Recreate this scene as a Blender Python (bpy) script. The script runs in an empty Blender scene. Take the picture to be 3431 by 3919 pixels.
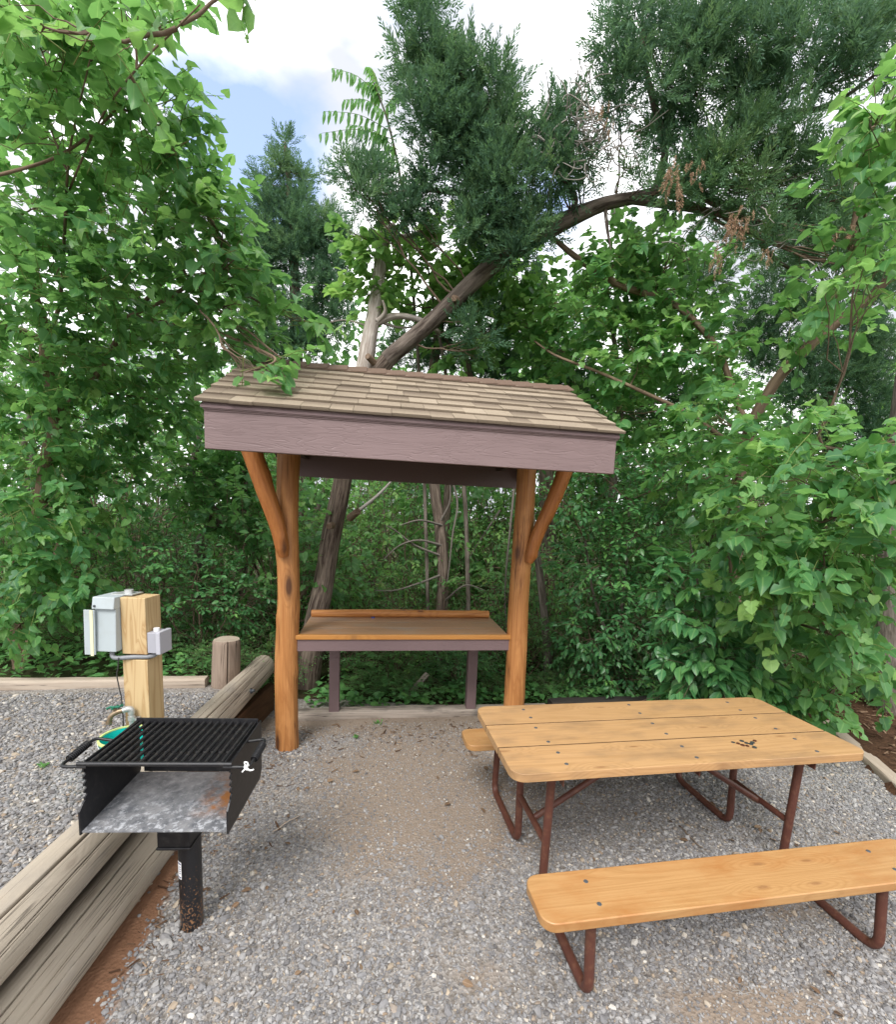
import bpy, math, random
import numpy as np
from mathutils import Vector, Matrix
random.seed(7)
rng = np.random.default_rng(11)
C = bpy.context.scene.collection
PI = math.pi

# ------------------------------------------------------------------ camera numbers (fitted from the photograph)
F, PITCH, ROLL, CAMH, CY, CX = 939.72, .1221, .0395, 1.863, 1140.47, 899.24
_f = np.array([0, math.cos(PITCH), -math.sin(PITCH)])
_r = np.array([1., 0, 0])
_u = np.cross(_r, _f)
RT = math.cos(ROLL) * _r + math.sin(ROLL) * _u
UP = -math.sin(ROLL) * _r + math.cos(ROLL) * _u


def at(x, y, Y):
    """the place at distance Y in front of the photographer on the line of sight (x, y)"""
    x = np.asarray(x, float); y = np.asarray(y, float); Y = np.asarray(Y, float)
    d = _f + RT * ((x - CX) / F)[..., None] - UP * ((y - CY) / F)[..., None]
    return np.array([0, 0, CAMH]) + d * (Y / d[..., 1])[..., None]


def on(x, y, z=0.):
    d = _f + RT * ((x - CX) / F) - UP * ((y - CY) / F)
    return np.array([0, 0, CAMH]) + d * ((z - CAMH) / d[2])


# ------------------------------------------------------------------ object helpers
def props(o, label=None, cat=None, group=None, kind=None):
    if label: o['label'] = label
    if cat: o['category'] = cat
    if group: o['group'] = group
    if kind: o['kind'] = kind
    return o


def thing(name, label, cat, loc=(0, 0, 0), rz=0., group=None):
    o = bpy.data.objects.new(name, None)
    C.objects.link(o)
    o.empty_display_size = .1
    o.location = loc
    o.rotation_euler = (0, 0, rz)
    return props(o, label, cat, group)


def mesh_obj(name, V, faces, mats, parent=None, fmat=None, smooth=False, sharp=None, attrs=None, bevel=0.):
    """faces: list of (k, n) index arrays; mats: material or list; attrs: {name: per-vertex float array}"""
    V = np.ascontiguousarray(V, dtype=np.float32)
    me = bpy.data.meshes.new(name)
    faces = [np.asarray(f, dtype=np.int32) for f in faces if len(f)]
    me.vertices.add(len(V))
    me.vertices.foreach_set('co', V.ravel())
    tot = np.concatenate([np.full(len(f), f.shape[1], np.int32) for f in faces])
    idx = np.concatenate([f.ravel() for f in faces])
    me.loops.add(len(idx))
    me.loops.foreach_set('vertex_index', idx)
    me.polygons.add(len(tot))
    start = np.concatenate([[0], np.cumsum(tot)[:-1]]).astype(np.int32)
    me.polygons.foreach_set('loop_start', start)
    if not isinstance(mats, (list, tuple)): mats = [mats]
    for m in mats: me.materials.append(m)
    if fmat is not None: me.polygons.foreach_set('material_index', np.asarray(fmat, np.int32))
    me.polygons.foreach_set('use_smooth', np.full(len(tot), bool(smooth)))
    me.update(calc_edges=True)
    for k, a in (attrs or {}).items():
        vec = np.ndim(a) == 2
        at_ = me.attributes.new(k, 'FLOAT_VECTOR' if vec else 'FLOAT', 'POINT')
        at_.data.foreach_set('vector' if vec else 'value', np.ascontiguousarray(a, np.float32).ravel())
    me.validate()
    if sharp: me.set_sharp_from_angle(angle=math.radians(sharp))
    o = bpy.data.objects.new(name, me)
    C.objects.link(o)
    if parent is not None: o.parent = parent
    if bevel:
        b = o.modifiers.new('bevel', 'BEVEL')
        b.width = bevel; b.segments = 2; b.limit_method = 'ANGLE'; b.angle_limit = math.radians(40)
        b.harden_normals = False
    return o


class G:
    """collects boxes, prisms, tubes into one mesh"""
    def __init__(s): s.V = []; s.F = {}; s.n = 0; s.A = []; s.tubes = False

    def add(s, V, faces, grain=None):
        V = np.asarray(V, float)
        s.A.append(V if grain is None else grain)
        for f in faces:
            f = np.asarray(f, int)
            if len(f): s.F.setdefault(f.shape[1], []).append(f + s.n)
        s.V.append(V); s.n += len(V)
        return s

    def box(s, lo, hi, M=None):
        lo = np.asarray(lo, float); hi = np.asarray(hi, float)
        V = np.array([[(lo, hi)[i][0], (lo, hi)[j][1], (lo, hi)[k][2]] for i in (0, 1) for j in (0, 1) for k in (0, 1)])
        if M is not None: V = V @ np.asarray(M)[:3, :3].T + np.asarray(M)[:3, 3]
        return s.add(V, [[(0, 1, 3, 2), (4, 6, 7, 5), (0, 4, 5, 1), (2, 3, 7, 6), (0, 2, 6, 4), (1, 5, 7, 3)]])

    def prism(s, poly, h0, h1, axis='z', f=None):
        """poly of (a, b) extruded along an axis: z -> (a,b,h); x -> (h,a,b); y -> (a,h,b)"""
        n = len(poly)
        def P(a, b, h): return {'z': (a, b, h), 'x': (h, a, b), 'y': (a, h, b)}[axis]
        V = [P(a, b, h0) for a, b in poly] + [P(a, b, h1) for a, b in poly]
        q = [(i, (i + 1) % n, n + (i + 1) % n, n + i) for i in range(n)]
        s.add(V, [q]); b = s.n - 2 * n
        s.F.setdefault(n, []).append(np.array([list(range(n - 1, -1, -1))]) + b)
        s.F.setdefault(n, []).append(np.array([list(range(n, 2 * n))]) + b)
        return s

    def tube(s, P, r, seg=10, caps=True, wob=0., rnd=None):
        P = np.asarray(P, float)
        V, fs = tube_arrays(P, r, seg, caps, wob)
        n = len(P); s.tubes = True
        al = np.concatenate([[0], np.cumsum(np.linalg.norm(np.diff(P, axis=0), axis=1))]) + rng.uniform(0, 9)
        rr = np.broadcast_to(np.asarray(r, float), (n,)).mean()
        a = np.linspace(0, 2 * PI, seg, endpoint=False)
        gr_ = np.stack(np.broadcast_arrays(rr * np.cos(a)[None], rr * np.sin(a)[None], al[:, None]), -1).reshape(-1, 3)
        if caps: gr_ = np.concatenate([gr_, [(0, 0, al[0]), (0, 0, al[-1])]])
        return s.add(V, fs, gr_)

    def build(s, name, mat, parent=None, **k):
        fs = [np.concatenate(v) for v in s.F.values()]
        if s.tubes: k['attrs'] = {'grain': np.concatenate(s.A)}
        return mesh_obj(name, np.concatenate(s.V), fs, mat, parent, **k)


def frames_along(P):
    T = np.gradient(P, axis=0)
    T /= np.linalg.norm(T, axis=1)[:, None] + 1e-9
    ref = np.array([0, 0, 1.]) if abs(T[0][2]) < .9 else np.array([1., 0, 0])
    N = []
    n = np.cross(np.cross(T[0], ref), T[0]); n /= np.linalg.norm(n) + 1e-9
    for t in T:
        n = n - t * (n @ t); n /= np.linalg.norm(n) + 1e-9
        N.append(n)
    N = np.array(N)
    return T, N, np.cross(T, N)


def tube_arrays(P, r, seg=10, caps=True, wob=0.):
    n = len(P)
    r = np.broadcast_to(np.asarray(r, float), (n,))
    T, N, B = frames_along(P)
    a = np.linspace(0, 2 * PI, seg, endpoint=False)
    R = r[:, None] * np.ones(seg)[None, :]
    if wob:
        ph = rng.uniform(0, 6.28, 6)
        s_ = np.linspace(0, 1, n)[:, None] * n * .35
        for k in range(1, 4):
            R = R * (1 + wob / k * np.sin(k * a[None, :] + ph[k] + s_ * (.4 + .3 * k)) * np.cos(s_ * (.7 * k) + ph[k - 1]))
    V = P[:, None, :] + R[..., None] * (np.cos(a)[None, :, None] * N[:, None, :] + np.sin(a)[None, :, None] * B[:, None, :])
    V = V.reshape(-1, 3)
    i = np.arange(n - 1)[:, None] * seg
    j = np.arange(seg)[None, :]
    k = (j + 1) % seg
    q = np.stack([i + j, i + k, i + seg + k, i + seg + j], -1).reshape(-1, 4)
    fs = [q]
    if caps:
        V = np.concatenate([V, P[:1], P[-1:]])
        c0, c1 = n * seg, n * seg + 1
        jj = np.arange(seg); kk = (jj + 1) % seg
        t0 = np.stack([np.full(seg, c0), kk, jj], -1)
        t1 = np.stack([np.full(seg, c1), (n - 1) * seg + jj, (n - 1) * seg + kk], -1)
        fs.append(np.concatenate([t0, t1]))
    return V, fs


def smooth_path(P, n=24):
    """Catmull-Rom through points"""
    P = np.asarray(P, float)
    Q = np.concatenate([[2 * P[0] - P[1]], P, [2 * P[-1] - P[-2]]])
    m = len(P) - 1
    out = []
    for t in np.linspace(0, m, n):
        i = min(int(t), m - 1); u = t - i
        a, b, c, d = Q[i], Q[i + 1], Q[i + 2], Q[i + 3]
        out.append(.5 * ((2 * b) + (c - a) * u + (2 * a - 5 * b + 4 * c - d) * u * u + (3 * b - a - 3 * c + d) * u ** 3))
    return np.array(out)


def fillet(P, rad, k=6):
    """round the corners of a pipe path"""
    P = [np.asarray(p, float) for p in P]
    out = [P[0]]
    for a, b, c in zip(P, P[1:], P[2:]):
        u = (a - b) / np.linalg.norm(a - b); w = (c - b) / np.linalg.norm(c - b)
        s, e = b + u * rad, b + w * rad
        for t in np.linspace(0, 1, k):
            out.append((1 - t) ** 2 * s + 2 * t * (1 - t) * b + t * t * e)
    out.append(P[-1])
    return np.array(out)


# ------------------------------------------------------------------ materials
class NT:
    def __init__(s, name):
        s.m = bpy.data.materials.new(name); s.m.use_nodes = True
        s.t = s.m.node_tree; s.t.nodes.clear()
        s.out = s.n('ShaderNodeOutputMaterial')

    def n(s, typ, **k):
        nd = s.t.nodes.new(typ)
        for a, b in k.items():
            if a.startswith('i_'):
                key = a[2:]
                key = int(key) if key.isdigit() else key.replace('_', ' ')
                s.set(nd.inputs[key], b)
            else: setattr(nd, a, b)
        return nd

    def set(s, inp, v):
        if isinstance(v, bpy.types.NodeSocket): s.t.links.new(v, inp)
        elif isinstance(v, bpy.types.Node): s.t.links.new(v.outputs[0], inp)
        else:
            if isinstance(v, (tuple, list)) and len(v) == 3 and inp.type == 'RGBA': v = (*v, 1)
            inp.default_value = v

    def math(s, op, a, b=0., c=None):
        nd = s.n('ShaderNodeMath', operation=op); s.set(nd.inputs[0], a); s.set(nd.inputs[1], b)
        if c is not None: s.set(nd.inputs[2], c)
        return nd.outputs[0]

    def mix(s, f, a, b, bt='MIX'):
        nd = s.n('ShaderNodeMix', data_type='RGBA', blend_type=bt)
        s.set(nd.inputs[0], f); s.set(nd.inputs[6], a); s.set(nd.inputs[7], b)
        return nd.outputs[2]

    def ramp(s, f, stops, interp='LINEAR'):
        nd = s.n('ShaderNodeValToRGB'); r = nd.color_ramp; r.interpolation = interp
        while len(r.elements) < len(stops): r.elements.new(.5)
        for e, (p, c) in zip(r.elements, stops):
            e.position = p
            e.color = (c, c, c, 1) if isinstance(c, (int, float)) else (*c, 1)
        s.set(nd.inputs[0], f)
        return nd.outputs[0]

    def coord(s, scale=(1, 1, 1), kind='Object', rnd=True, loc=(0, 0, 0), rot=(0, 0, 0)):
        tc = s.n('ShaderNodeTexCoord')
        v = tc.outputs[kind]
        if kind == 'World': pass
        if rnd:
            oi = s.n('ShaderNodeObjectInfo')
            w = s.math('MULTIPLY', oi.outputs['Random'], 37.)
            cb = s.n('ShaderNodeCombineXYZ'); s.set(cb.inputs[0], w); s.set(cb.inputs[1], w); s.set(cb.inputs[2], w)
            ad = s.n('ShaderNodeVectorMath', operation='ADD'); s.set(ad.inputs[0], v); s.set(ad.inputs[1], cb.outputs[0])
            v = ad.outputs[0]
        mp = s.n('ShaderNodeMapping'); s.set(mp.inputs[0], v)
        mp.inputs['Scale'].default_value = scale; mp.inputs['Location'].default_value = loc; mp.inputs['Rotation'].default_value = rot
        return mp.outputs[0]

    def pos(s, scale=(1, 1, 1)):
        g = s.n('ShaderNodeNewGeometry')
        mp = s.n('ShaderNodeMapping'); s.set(mp.inputs[0], g.outputs['Position']); mp.inputs['Scale'].default_value = scale
        return mp.outputs[0]

    def noise(s, v, scale, detail=4, rough=.55, dist=0., col=False):
        nd = s.n('ShaderNodeTexNoise'); s.set(nd.inputs['Vector'], v)
        nd.inputs['Scale'].default_value = scale; nd.inputs['Detail'].default_value = detail
        nd.inputs['Roughness'].default_value = rough; nd.inputs['Distortion'].default_value = dist
        return nd.outputs[1 if col else 0]

    def voro(s, v, scale, feat='F1', out='Distance', rand=1., dim='3D'):
        nd = s.n('ShaderNodeTexVoronoi', feature=feat, voronoi_dimensions=dim); s.set(nd.inputs['Vector'], v); nd.inputs['Scale'].default_value = scale
        nd.inputs['Randomness'].default_value = rand
        return nd.outputs[out]

    def bump(s, h, st=.3, dist=.01, normal=None):
        nd = s.n('ShaderNodeBump'); s.set(nd.inputs['Height'], h); nd.inputs['Strength'].default_value = st; nd.inputs['Distance'].default_value = dist
        if normal is not None: s.set(nd.inputs['Normal'], normal)
        return nd.outputs[0]

    def bsdf(s, col, rough=.7, spec=.4, metal=0., normal=None, **k):
        b = s.n('ShaderNodeBsdfPrincipled')
        s.set(b.inputs['Base Color'], col); s.set(b.inputs['Roughness'], rough)
        b.inputs['Specular IOR Level'].default_value = spec; s.set(b.inputs['Metallic'], metal)
        if normal is not None: s.set(b.inputs['Normal'], normal)
        for a, v in k.items(): s.set(b.inputs[a.replace('_', ' ')], v)
        return b.outputs[0]

    def done(s, sh):
        s.t.links.new(sh, s.out.inputs[0]); return s.m


def axis_scale(ax, along, across):
    return tuple(along if i == 'xyz'.index(ax) else across for i in range(3))


def wood(name, ax, light, dark, ring=9., knot=.0, knotcol=(.10, .045, .02), rough=.5, spec=.4, fib=.35, bst=.15, stain=None, stain_amt=.3, cracks=0., ringc=.6, crackcol=(.03, .025, .02)):
    t = NT(name)
    v = t.coord(axis_scale(ax, .30, 4.5))
    base = t.noise(v, 1.6, 2, .45, .35)
    # knots bend the rings round them
    vk = t.coord(axis_scale(ax, 1.5, 5.))
    kd = t.voro(vk, 1., 'F1', dim='2D' if ax == 'x' else '3D')
    if knot:
        km = t.n('ShaderNodeMapRange'); t.set(km.inputs[0], kd)
        km.inputs[1].default_value = 0.; km.inputs[2].default_value = .26; km.inputs[3].default_value = .30; km.inputs[4].default_value = 0.
        base = t.math('ADD', base, km.outputs[0])
    rr = t.math('PINGPONG', t.math('MULTIPLY', base, ring), .5)
    vf = t.coord(axis_scale(ax, 1.2, 90.))
    fb = t.noise(vf, 1.5, 5, .65)
    c = t.mix(t.math('MULTIPLY', t.ramp(rr, [(.0, 0.), (.28, .2), (.45, 1.), (.5, .4)]), ringc), light, dark)
    c = t.mix(t.math('MULTIPLY', t.ramp(fb, [(.35, 0.), (.75, 1.)]), fib), c, dark)
    if stain:
        sn = t.noise(t.coord(axis_scale(ax, 2.2, 5.)), 1.3, 5, .6)
        c = t.mix(t.math('MULTIPLY', t.ramp(sn, [(.5, 0.), (.72, 1.)]), stain_amt), c, stain)
    kr = .62 if ax == 'x' else 2.
    if knot:
        c = t.mix(t.ramp(kd, [(.0, knot), (.04 * kr, knot), (.065 * kr, knot * .4), (.11 * kr, 0.)]), c, knotcol)
    h = t.math('ADD', t.math('MULTIPLY', fb, .6), t.math('MULTIPLY', rr, .3))
    if cracks:
        cn = t.noise(t.coord(axis_scale(ax, .45, 22.) if ax == 'x' else axis_scale(ax, 1.0, 42.)), 1.1, 2, .5, .15)
        cm = t.ramp(t.math('ABSOLUTE', t.math('SUBTRACT', cn, .5)), [(0., 1.), (.006, .8), (.014, 0.)] if ax == 'x' else [(0., 1.), (.02, .8), (.05, 0.)])
        gate = t.ramp(t.noise(t.coord(axis_scale(ax, 1.2, 4.)), 1.2, 2), [(.5, 0.), (.6, 1.)])
        cm = t.math('MULTIPLY', t.math('MULTIPLY', cm, gate), cracks)
        c = t.mix(cm, c, crackcol)
        h = t.math('SUBTRACT', h, t.math('MULTIPLY', cm, 1.5))
    return t.done(t.bsdf(c, rough, spec, normal=t.bump(h, bst, .008)))


def plain(name, col, rough=.5, spec=.5, metal=0., dirt=None, dscale=12., amt=.5, bst=.05, lo=.5, hi=.75):
    t = NT(name)
    v = t.coord((1, 1, 1))
    n = t.noise(v, dscale, 6, .65)
    c = t.mix(t.math('MULTIPLY', t.ramp(n, [(lo, 0.), (hi, 1.)]), amt), col, dirt) if dirt else col
    return t.done(t.bsdf(c, t.math('ADD', rough, t.math('MULTIPLY', t.math('SUBTRACT', n, .5), .25)), spec, metal, t.bump(n, bst, .003)))


def leaf_mat(name, col, young, dark, rough=.42, spec=.35, trans=.38, tcol=None, vein=.5):
    """tint attribute: 0 dark old leaf .. 0.5 ordinary .. 1 young leaf"""
    t = NT(name)
    a = t.n('ShaderNodeAttribute', attribute_name='tint')
    c = t.ramp(a.outputs['Fac'], [(0., dark), (.5, col), (.82, tuple(.5 * (p + q) for p, q in zip(col, young))), (1., young)])
    vn = t.n('ShaderNodeAttribute', attribute_name='vein')
    c = t.mix(t.math('MULTIPLY', t.ramp(vn.outputs['Fac'], [(0., 1.), (.05, 0.)]), vein), c, tuple(min(1, p * 1.1 + .06) for p in young))
    mt = t.noise(t.pos(), 38., 3, .6)
    c = t.mix(t.math('MULTIPLY', t.ramp(mt, [(.45, 0.), (.7, 1.)]), .3), c, dark)
    g = t.n('ShaderNodeNewGeometry')
    c2 = t.mix(t.math('MULTIPLY', g.outputs['Backfacing'], .45), c, tuple(min(1, p * 1.25 + .02) for p in col))
    b = t.bsdf(c2, rough, spec)
    tr = t.n('ShaderNodeBsdfTranslucent'); t.set(tr.inputs[0], t.mix(.5, c, tcol or tuple(min(1., p * q) for p, q in zip(young, (1.05, 1.2, .95)))))
    ms = t.n('ShaderNodeMixShader'); ms.inputs[0].default_value = trans
    t.t.links.new(b, ms.inputs[1]); t.t.links.new(tr.outputs[0], ms.inputs[2])
    return t.done(ms.outputs[0])


def bark(name, light, dark, sc=1., ax='z', bst=.9):
    t = NT(name)
    ga = t.n('ShaderNodeAttribute', attribute_name='grain')
    mp = t.n('ShaderNodeMapping'); t.set(mp.inputs[0], ga.outputs['Vector']); mp.inputs['Scale'].default_value = (30 * sc, 30 * sc, 3 * sc)
    v = mp.outputs[0]
    n = t.noise(v, 1.4, 5, .65, .3)
    n2 = t.noise(t.coord((6, 6, 6)), 1., 3)
    c = t.mix(t.ramp(n, [(.38, 0.), (.66, 1.)]), dark, light)
    c = t.mix(t.math('MULTIPLY', t.ramp(n2, [(.45, 0.), (.7, 1.)]), .45), c, tuple(.6 * p for p in light))
    return t.done(t.bsdf(c, .9, .15, normal=t.bump(n, bst, .02)))


M = {}
M['pine'] = wood('pine_stain', 'x', (.44, .262, .122), (.30, .165, .065), ring=16., knot=.6, knotcol=(.18, .08, .03), rough=.42, spec=.5, fib=.5, stain=(.21, .13, .07), stain_amt=.75, ringc=.55)
M['pine_bench'] = wood('pine_stain_bench', 'x', (.40, .225, .09), (.28, .14, .046), ring=14., knot=.6, knotcol=(.18, .08, .03), rough=.42, spec=.5, fib=.5, stain=(.30, .12, .03), stain_amt=.7, ringc=.5)
M['peeled'] = wood('peeled_cedar', 'z', (.47, .215, .072), (.25, .09, .024), ring=11., knot=.9, knotcol=(.06, .022, .01), rough=.5, spec=.35, fib=.8, stain=(.60, .30, .11), stain_amt=.55, bst=.4, cracks=.8, crackcol=(.10, .035, .012), ringc=.5)
M['peeled_brace'] = wood('peeled_cedar_dark', 'z', (.38, .145, .038), (.24, .075, .018), ring=9., knot=.8, knotcol=(.07, .025, .01), rough=.5, spec=.35, fib=.5, bst=.35, cracks=.5, crackcol=(.10, .035, .012), ringc=.5)
M['peeled_rail'] = wood('peeled_cedar_rail', 'x', (.44, .19, .055), (.27, .095, .024), ring=9., knot=.9, knotcol=(.08, .03, .015), rough=.5, spec=.35, fib=.5, bst=.3, cracks=.6)
M['edge_strip'] = wood('orange_edge_strip', 'x', (.45, .205, .05), (.35, .14, .03), ring=9., knot=.4, rough=.45, fib=.35)
M['counter'] = wood('worn_counter', 'x', (.36, .20, .105), (.25, .13, .068), ring=12., knot=.4, rough=.5, spec=.45, fib=.5, stain=(.27, .22, .18), stain_amt=.7, bst=.2)
M['weathered'] = wood('weathered_log', 'x', (.37, .32, .255), (.27, .225, .175), ring=10., knot=.3, knotcol=(.16, .12, .09), rough=.85, spec=.15, fib=.25, ringc=.2, stain=(.22, .20, .18), stain_amt=.6, bst=.4, cracks=.6)
M['weathered_z'] = wood('weathered_stump', 'z', (.33, .25, .19), (.20, .14, .10), ring=10., rough=.9, spec=.1, fib=.7, stain=(.25, .22, .2), stain_amt=.5, bst=.7, cracks=.95)
M['weathered_stump'] = wood('weathered_post', 'x', (.30, .235, .185), (.18, .13, .10), ring=10., rough=.9, spec=.1, fib=.6, stain=(.17, .14, .12), stain_amt=.5, bst=.6, cracks=.95)
M['stump_top'] = wood('stump_top', 'z', (.40, .34, .27), (.28, .22, .17), ring=8., rough=.9, spec=.1, fib=.5, bst=.4)
M['grey_timber'] = wood('grey_timber', 'x', (.37, .32, .27), (.24, .20, .165), ring=10., rough=.9, spec=.1, fib=.7, stain=(.06, .055, .05), stain_amt=.9, bst=.6, cracks=.9)
M['pale_timber'] = wood('pale_timber', 'x', (.40, .335, .27), (.32, .255, .20), ring=9., rough=.85, spec=.15, fib=.5, stain=(.34, .29, .24), stain_amt=.5, bst=.4, cracks=.6)
M['grime_shade_edge'] = plain('grime_shade_edge', (.035, .02, .012), .9, .1)
M['black_timber'] = wood('black_timber', 'x', (.05, .045, .04), (.025, .022, .02), ring=8., rough=.9, spec=.1, fib=.5, bst=.5)
M['dark_board'] = wood('dark_board', 'x', (.10, .055, .03), (.05, .028, .018), ring=8., rough=.95, spec=.08, fib=.6, bst=.6, stain=(.16, .08, .04), stain_amt=.5)
M['new_post'] = wood('new_timber', 'z', (.52, .385, .21), (.34, .205, .085), ring=13., knot=.55, knotcol=(.26, .12, .04), rough=.7, spec=.25, fib=.2, bst=.15, ringc=.75)


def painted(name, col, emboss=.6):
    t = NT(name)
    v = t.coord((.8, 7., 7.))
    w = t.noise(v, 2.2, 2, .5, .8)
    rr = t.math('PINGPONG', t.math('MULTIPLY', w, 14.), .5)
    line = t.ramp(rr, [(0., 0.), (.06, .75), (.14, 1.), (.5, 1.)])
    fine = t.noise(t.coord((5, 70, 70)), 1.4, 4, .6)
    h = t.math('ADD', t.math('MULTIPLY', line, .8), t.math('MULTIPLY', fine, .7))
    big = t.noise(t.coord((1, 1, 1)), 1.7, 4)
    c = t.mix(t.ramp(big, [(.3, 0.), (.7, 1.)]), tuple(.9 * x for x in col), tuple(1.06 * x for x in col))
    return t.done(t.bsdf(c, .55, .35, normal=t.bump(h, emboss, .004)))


M['mauve'] = painted('mauve_paint', (.190, .133, .130), .5)
M['mauve_plain'] = painted('mauve_paint_fine', (.165, .112, .112), .3)
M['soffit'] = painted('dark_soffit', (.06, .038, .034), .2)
M['pipe'] = plain('brown_pipe_paint', (.085, .030, .020), .5, .4, 0, (.19, .09, .05), 30., .55, .1)
M['black_steel'] = plain('black_steel', (.012, .012, .014), .45, .5, .2, (.06, .055, .05), 40., .5, .15)
M['grate'] = plain('grate_steel', (.018, .018, .02), .5, .5, .4, (.10, .085, .07), 60., .6, .3)
M['spring'] = plain('spring_wire', (.02, .02, .022), .35, .6, .7)
M['bolt'] = plain('galvanised_bolt', (.09, .10, .11), .6, .4, .5, (.05, .05, .05), 60., .6)
M['grey_box'] = plain('grey_box_enamel', (.36, .405, .42), .45, .4, 0, (.28, .29, .27), 8., .4)
M['grey_plastic'] = plain('grey_plastic', (.33, .33, .365), .5, .4, 0, (.26, .26, .29), 8., .4)
M['pale_plastic'] = plain('pale_plastic', (.40, .40, .44), .45, .4)
M['cream'] = plain('cream_gasket', (.62, .60, .40), .6, .3)
M['white'] = plain('white_plastic', (.80, .80, .80), .4, .5)
M['conduit'] = plain('grey_conduit', (.20, .21, .225), .45, .4, 0, (.12, .12, .12), 30., .4)
M['black_cable'] = plain('black_cable', (.03, .03, .03), .5, .4)
M['brass'] = plain('weathered_brass', (.26, .19, .12), .45, .5, .7, (.2, .2, .17), 40., .7)
M['galv'] = plain('galvanised_pipe', (.50, .51, .50), .45, .5, .6, (.35, .35, .33), 30., .5)
M['green_handle'] = plain('green_tap_handle', (.01, .12, .07), .45, .4)
M['teal_in'] = plain('teal_bucket', (.0, .42, .37), .45, .4, 0, (.0, .30, .27), 6., .5)
M['lime'] = plain('lime_rim', (.50, .58, .22), .5, .4)
M['copper'] = plain('copper_coin', (.16, .055, .035), .4, .5, .7)
M['nickel'] = plain('dull_coin', (.10, .12, .13), .4, .5, .8)
M['blue_cap'] = plain('blue_cap', (.03, .06, .28), .5, .4)
M['mulch_wood'] = plain('wood_chip', (.30, .19, .11), .9, .1, 0, (.14, .08, .045), 20., .7)

t = NT('ash_floor')                                            # firebox floor: bare steel with ash and a rust patch
v = t.coord((1, 1, 1), rnd=False)
n1 = t.noise(v, 14., 7, .7); n2 = t.noise(v, 40., 6, .7); n3 = t.noise(t.coord((1, 1, 1), rnd=False, loc=(3, 1, 0)), 9., 6, .7)
c = t.mix(t.ramp(n1, [(.38, 0.), (.62, 1.)]), (.085, .09, .10), (.20, .20, .205))
sy = t.n('ShaderNodeSeparateXYZ'); t.set(sy.inputs[0], v); yy = t.math('ADD', sy.outputs[1], .3)
c = t.mix(t.math('MULTIPLY', t.ramp(yy, [(.24, 0.), (.44, .55)]), t.ramp(n2, [(.35, .4), (.6, 1.)])), c, (.19, .165, .15))
c = t.mix(t.math('MULTIPLY', t.ramp(n2, [(.50, 0.), (.62, .9)]), t.ramp(yy, [(.1, 1.), (.3, .25)])), c, (.40, .41, .43))
sx = t.n('ShaderNodeSeparateXYZ'); t.set(sx.inputs[0], v)
rx = t.math('MULTIPLY', t.ramp(sx.outputs[0], [(.06, 0.), (.15, 1.), (.23, 1.), (.245, .3)]), t.ramp(n3, [(.42, 0.), (.58, 1.)]))
c = t.mix(t.math('MULTIPLY', rx, t.ramp(t.math('ADD', sx.outputs[1], .3), [(.15, 0.), (.22, .95), (.38, .95), (.44, .3)])), c, (.24, .095, .025))
M['ash'] = t.done(t.bsdf(c, .85, .2, normal=t.bump(n1, .2, .004)))

t = NT('rusty_post')                                           # black grill post with rust speckle low down
v = t.coord((1, 1, 1), rnd=False)
sx = t.n('ShaderNodeSeparateXYZ'); t.set(sx.inputs[0], v)
n = t.noise(v, 110., 3, .7)
lim = t.n('ShaderNodeMapRange'); t.set(lim.inputs[0], sx.outputs[2]); lim.inputs[1].default_value = 0.; lim.inputs[2].default_value = .42; lim.inputs[3].default_value = .53; lim.inputs[4].default_value = .72
m = t.math('GREATER_THAN', n, lim.outputs[0])
c = t.mix(t.math('MULTIPLY', m, .85), (.012, .012, .014), (.24, .12, .055))
M['rusty_post'] = t.done(t.bsdf(c, t.mix(m, (.35,) * 3, (.9,) * 3), .5, normal=t.bump(n, .3, .003)))

t = NT('shingles')
a = t.n('ShaderNodeAttribute', attribute_name='tint')
v = t.pos()
g = t.noise(v, 260., 2, .8); b = t.noise(v, 7., 4)
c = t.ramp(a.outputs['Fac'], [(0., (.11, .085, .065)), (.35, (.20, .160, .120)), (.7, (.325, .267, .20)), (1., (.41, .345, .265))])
c = t.mix(t.math('MULTIPLY', t.ramp(g, [(.4, 0.), (.7, 1.)]), .55), c, (.12, .09, .065))
c = t.mix(t.math('MULTIPLY', t.ramp(b, [(.45, 0.), (.7, 1.)]), .2), c, (.2, .16, .12))
M['shingle'] = t.done(t.bsdf(c, .95, .1, normal=t.bump(g, .5, .004)))
t = NT('ridge_shingle')
v = t.pos(); g = t.noise(v, 260., 2, .8)
M['ridge'] = t.done(t.bsdf(t.mix(g, (.10, .068, .05), (.18, .125, .095)), .95, .1, normal=t.bump(g, .5, .004)))

# ground sheets
t = NT('gravel_bed')
v = t.pos()
fine = t.noise(v, 95., 5, .75); pat = t.noise(v, 1.3, 5, .6); pat2 = t.noise(v, 3.5, 4, .6)
cell = t.voro(v, 70., 'F1', 'Color')
c = t.mix(t.ramp(fine, [(.35, 0.), (.65, 1.)]), (.13, .105, .08), (.27, .23, .19))
sc = t.n('ShaderNodeSeparateColor'); t.set(sc.inputs[0], cell)
c = t.mix(.5, c, t.ramp(sc.outputs[0], [(0., (.12, .115, .11)), (.5, (.27, .265, .265)), (1., (.45, .44, .43))]))
dirt = t.attr = t.n('ShaderNodeAttribute', attribute_name='dirt').outputs['Fac']
red = t.n('ShaderNodeAttribute', attribute_name='red').outputs['Fac']
dm = t.ramp(t.math('ADD', dirt, t.math('MULTIPLY', t.math('SUBTRACT', pat2, .5), 1.1)), [(.35, 0.), (.7, 1.)])
c = t.mix(t.math('MULTIPLY', dm, .8), c, t.mix(fine, (.19, .145, .105), (.30, .235, .18)))
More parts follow.
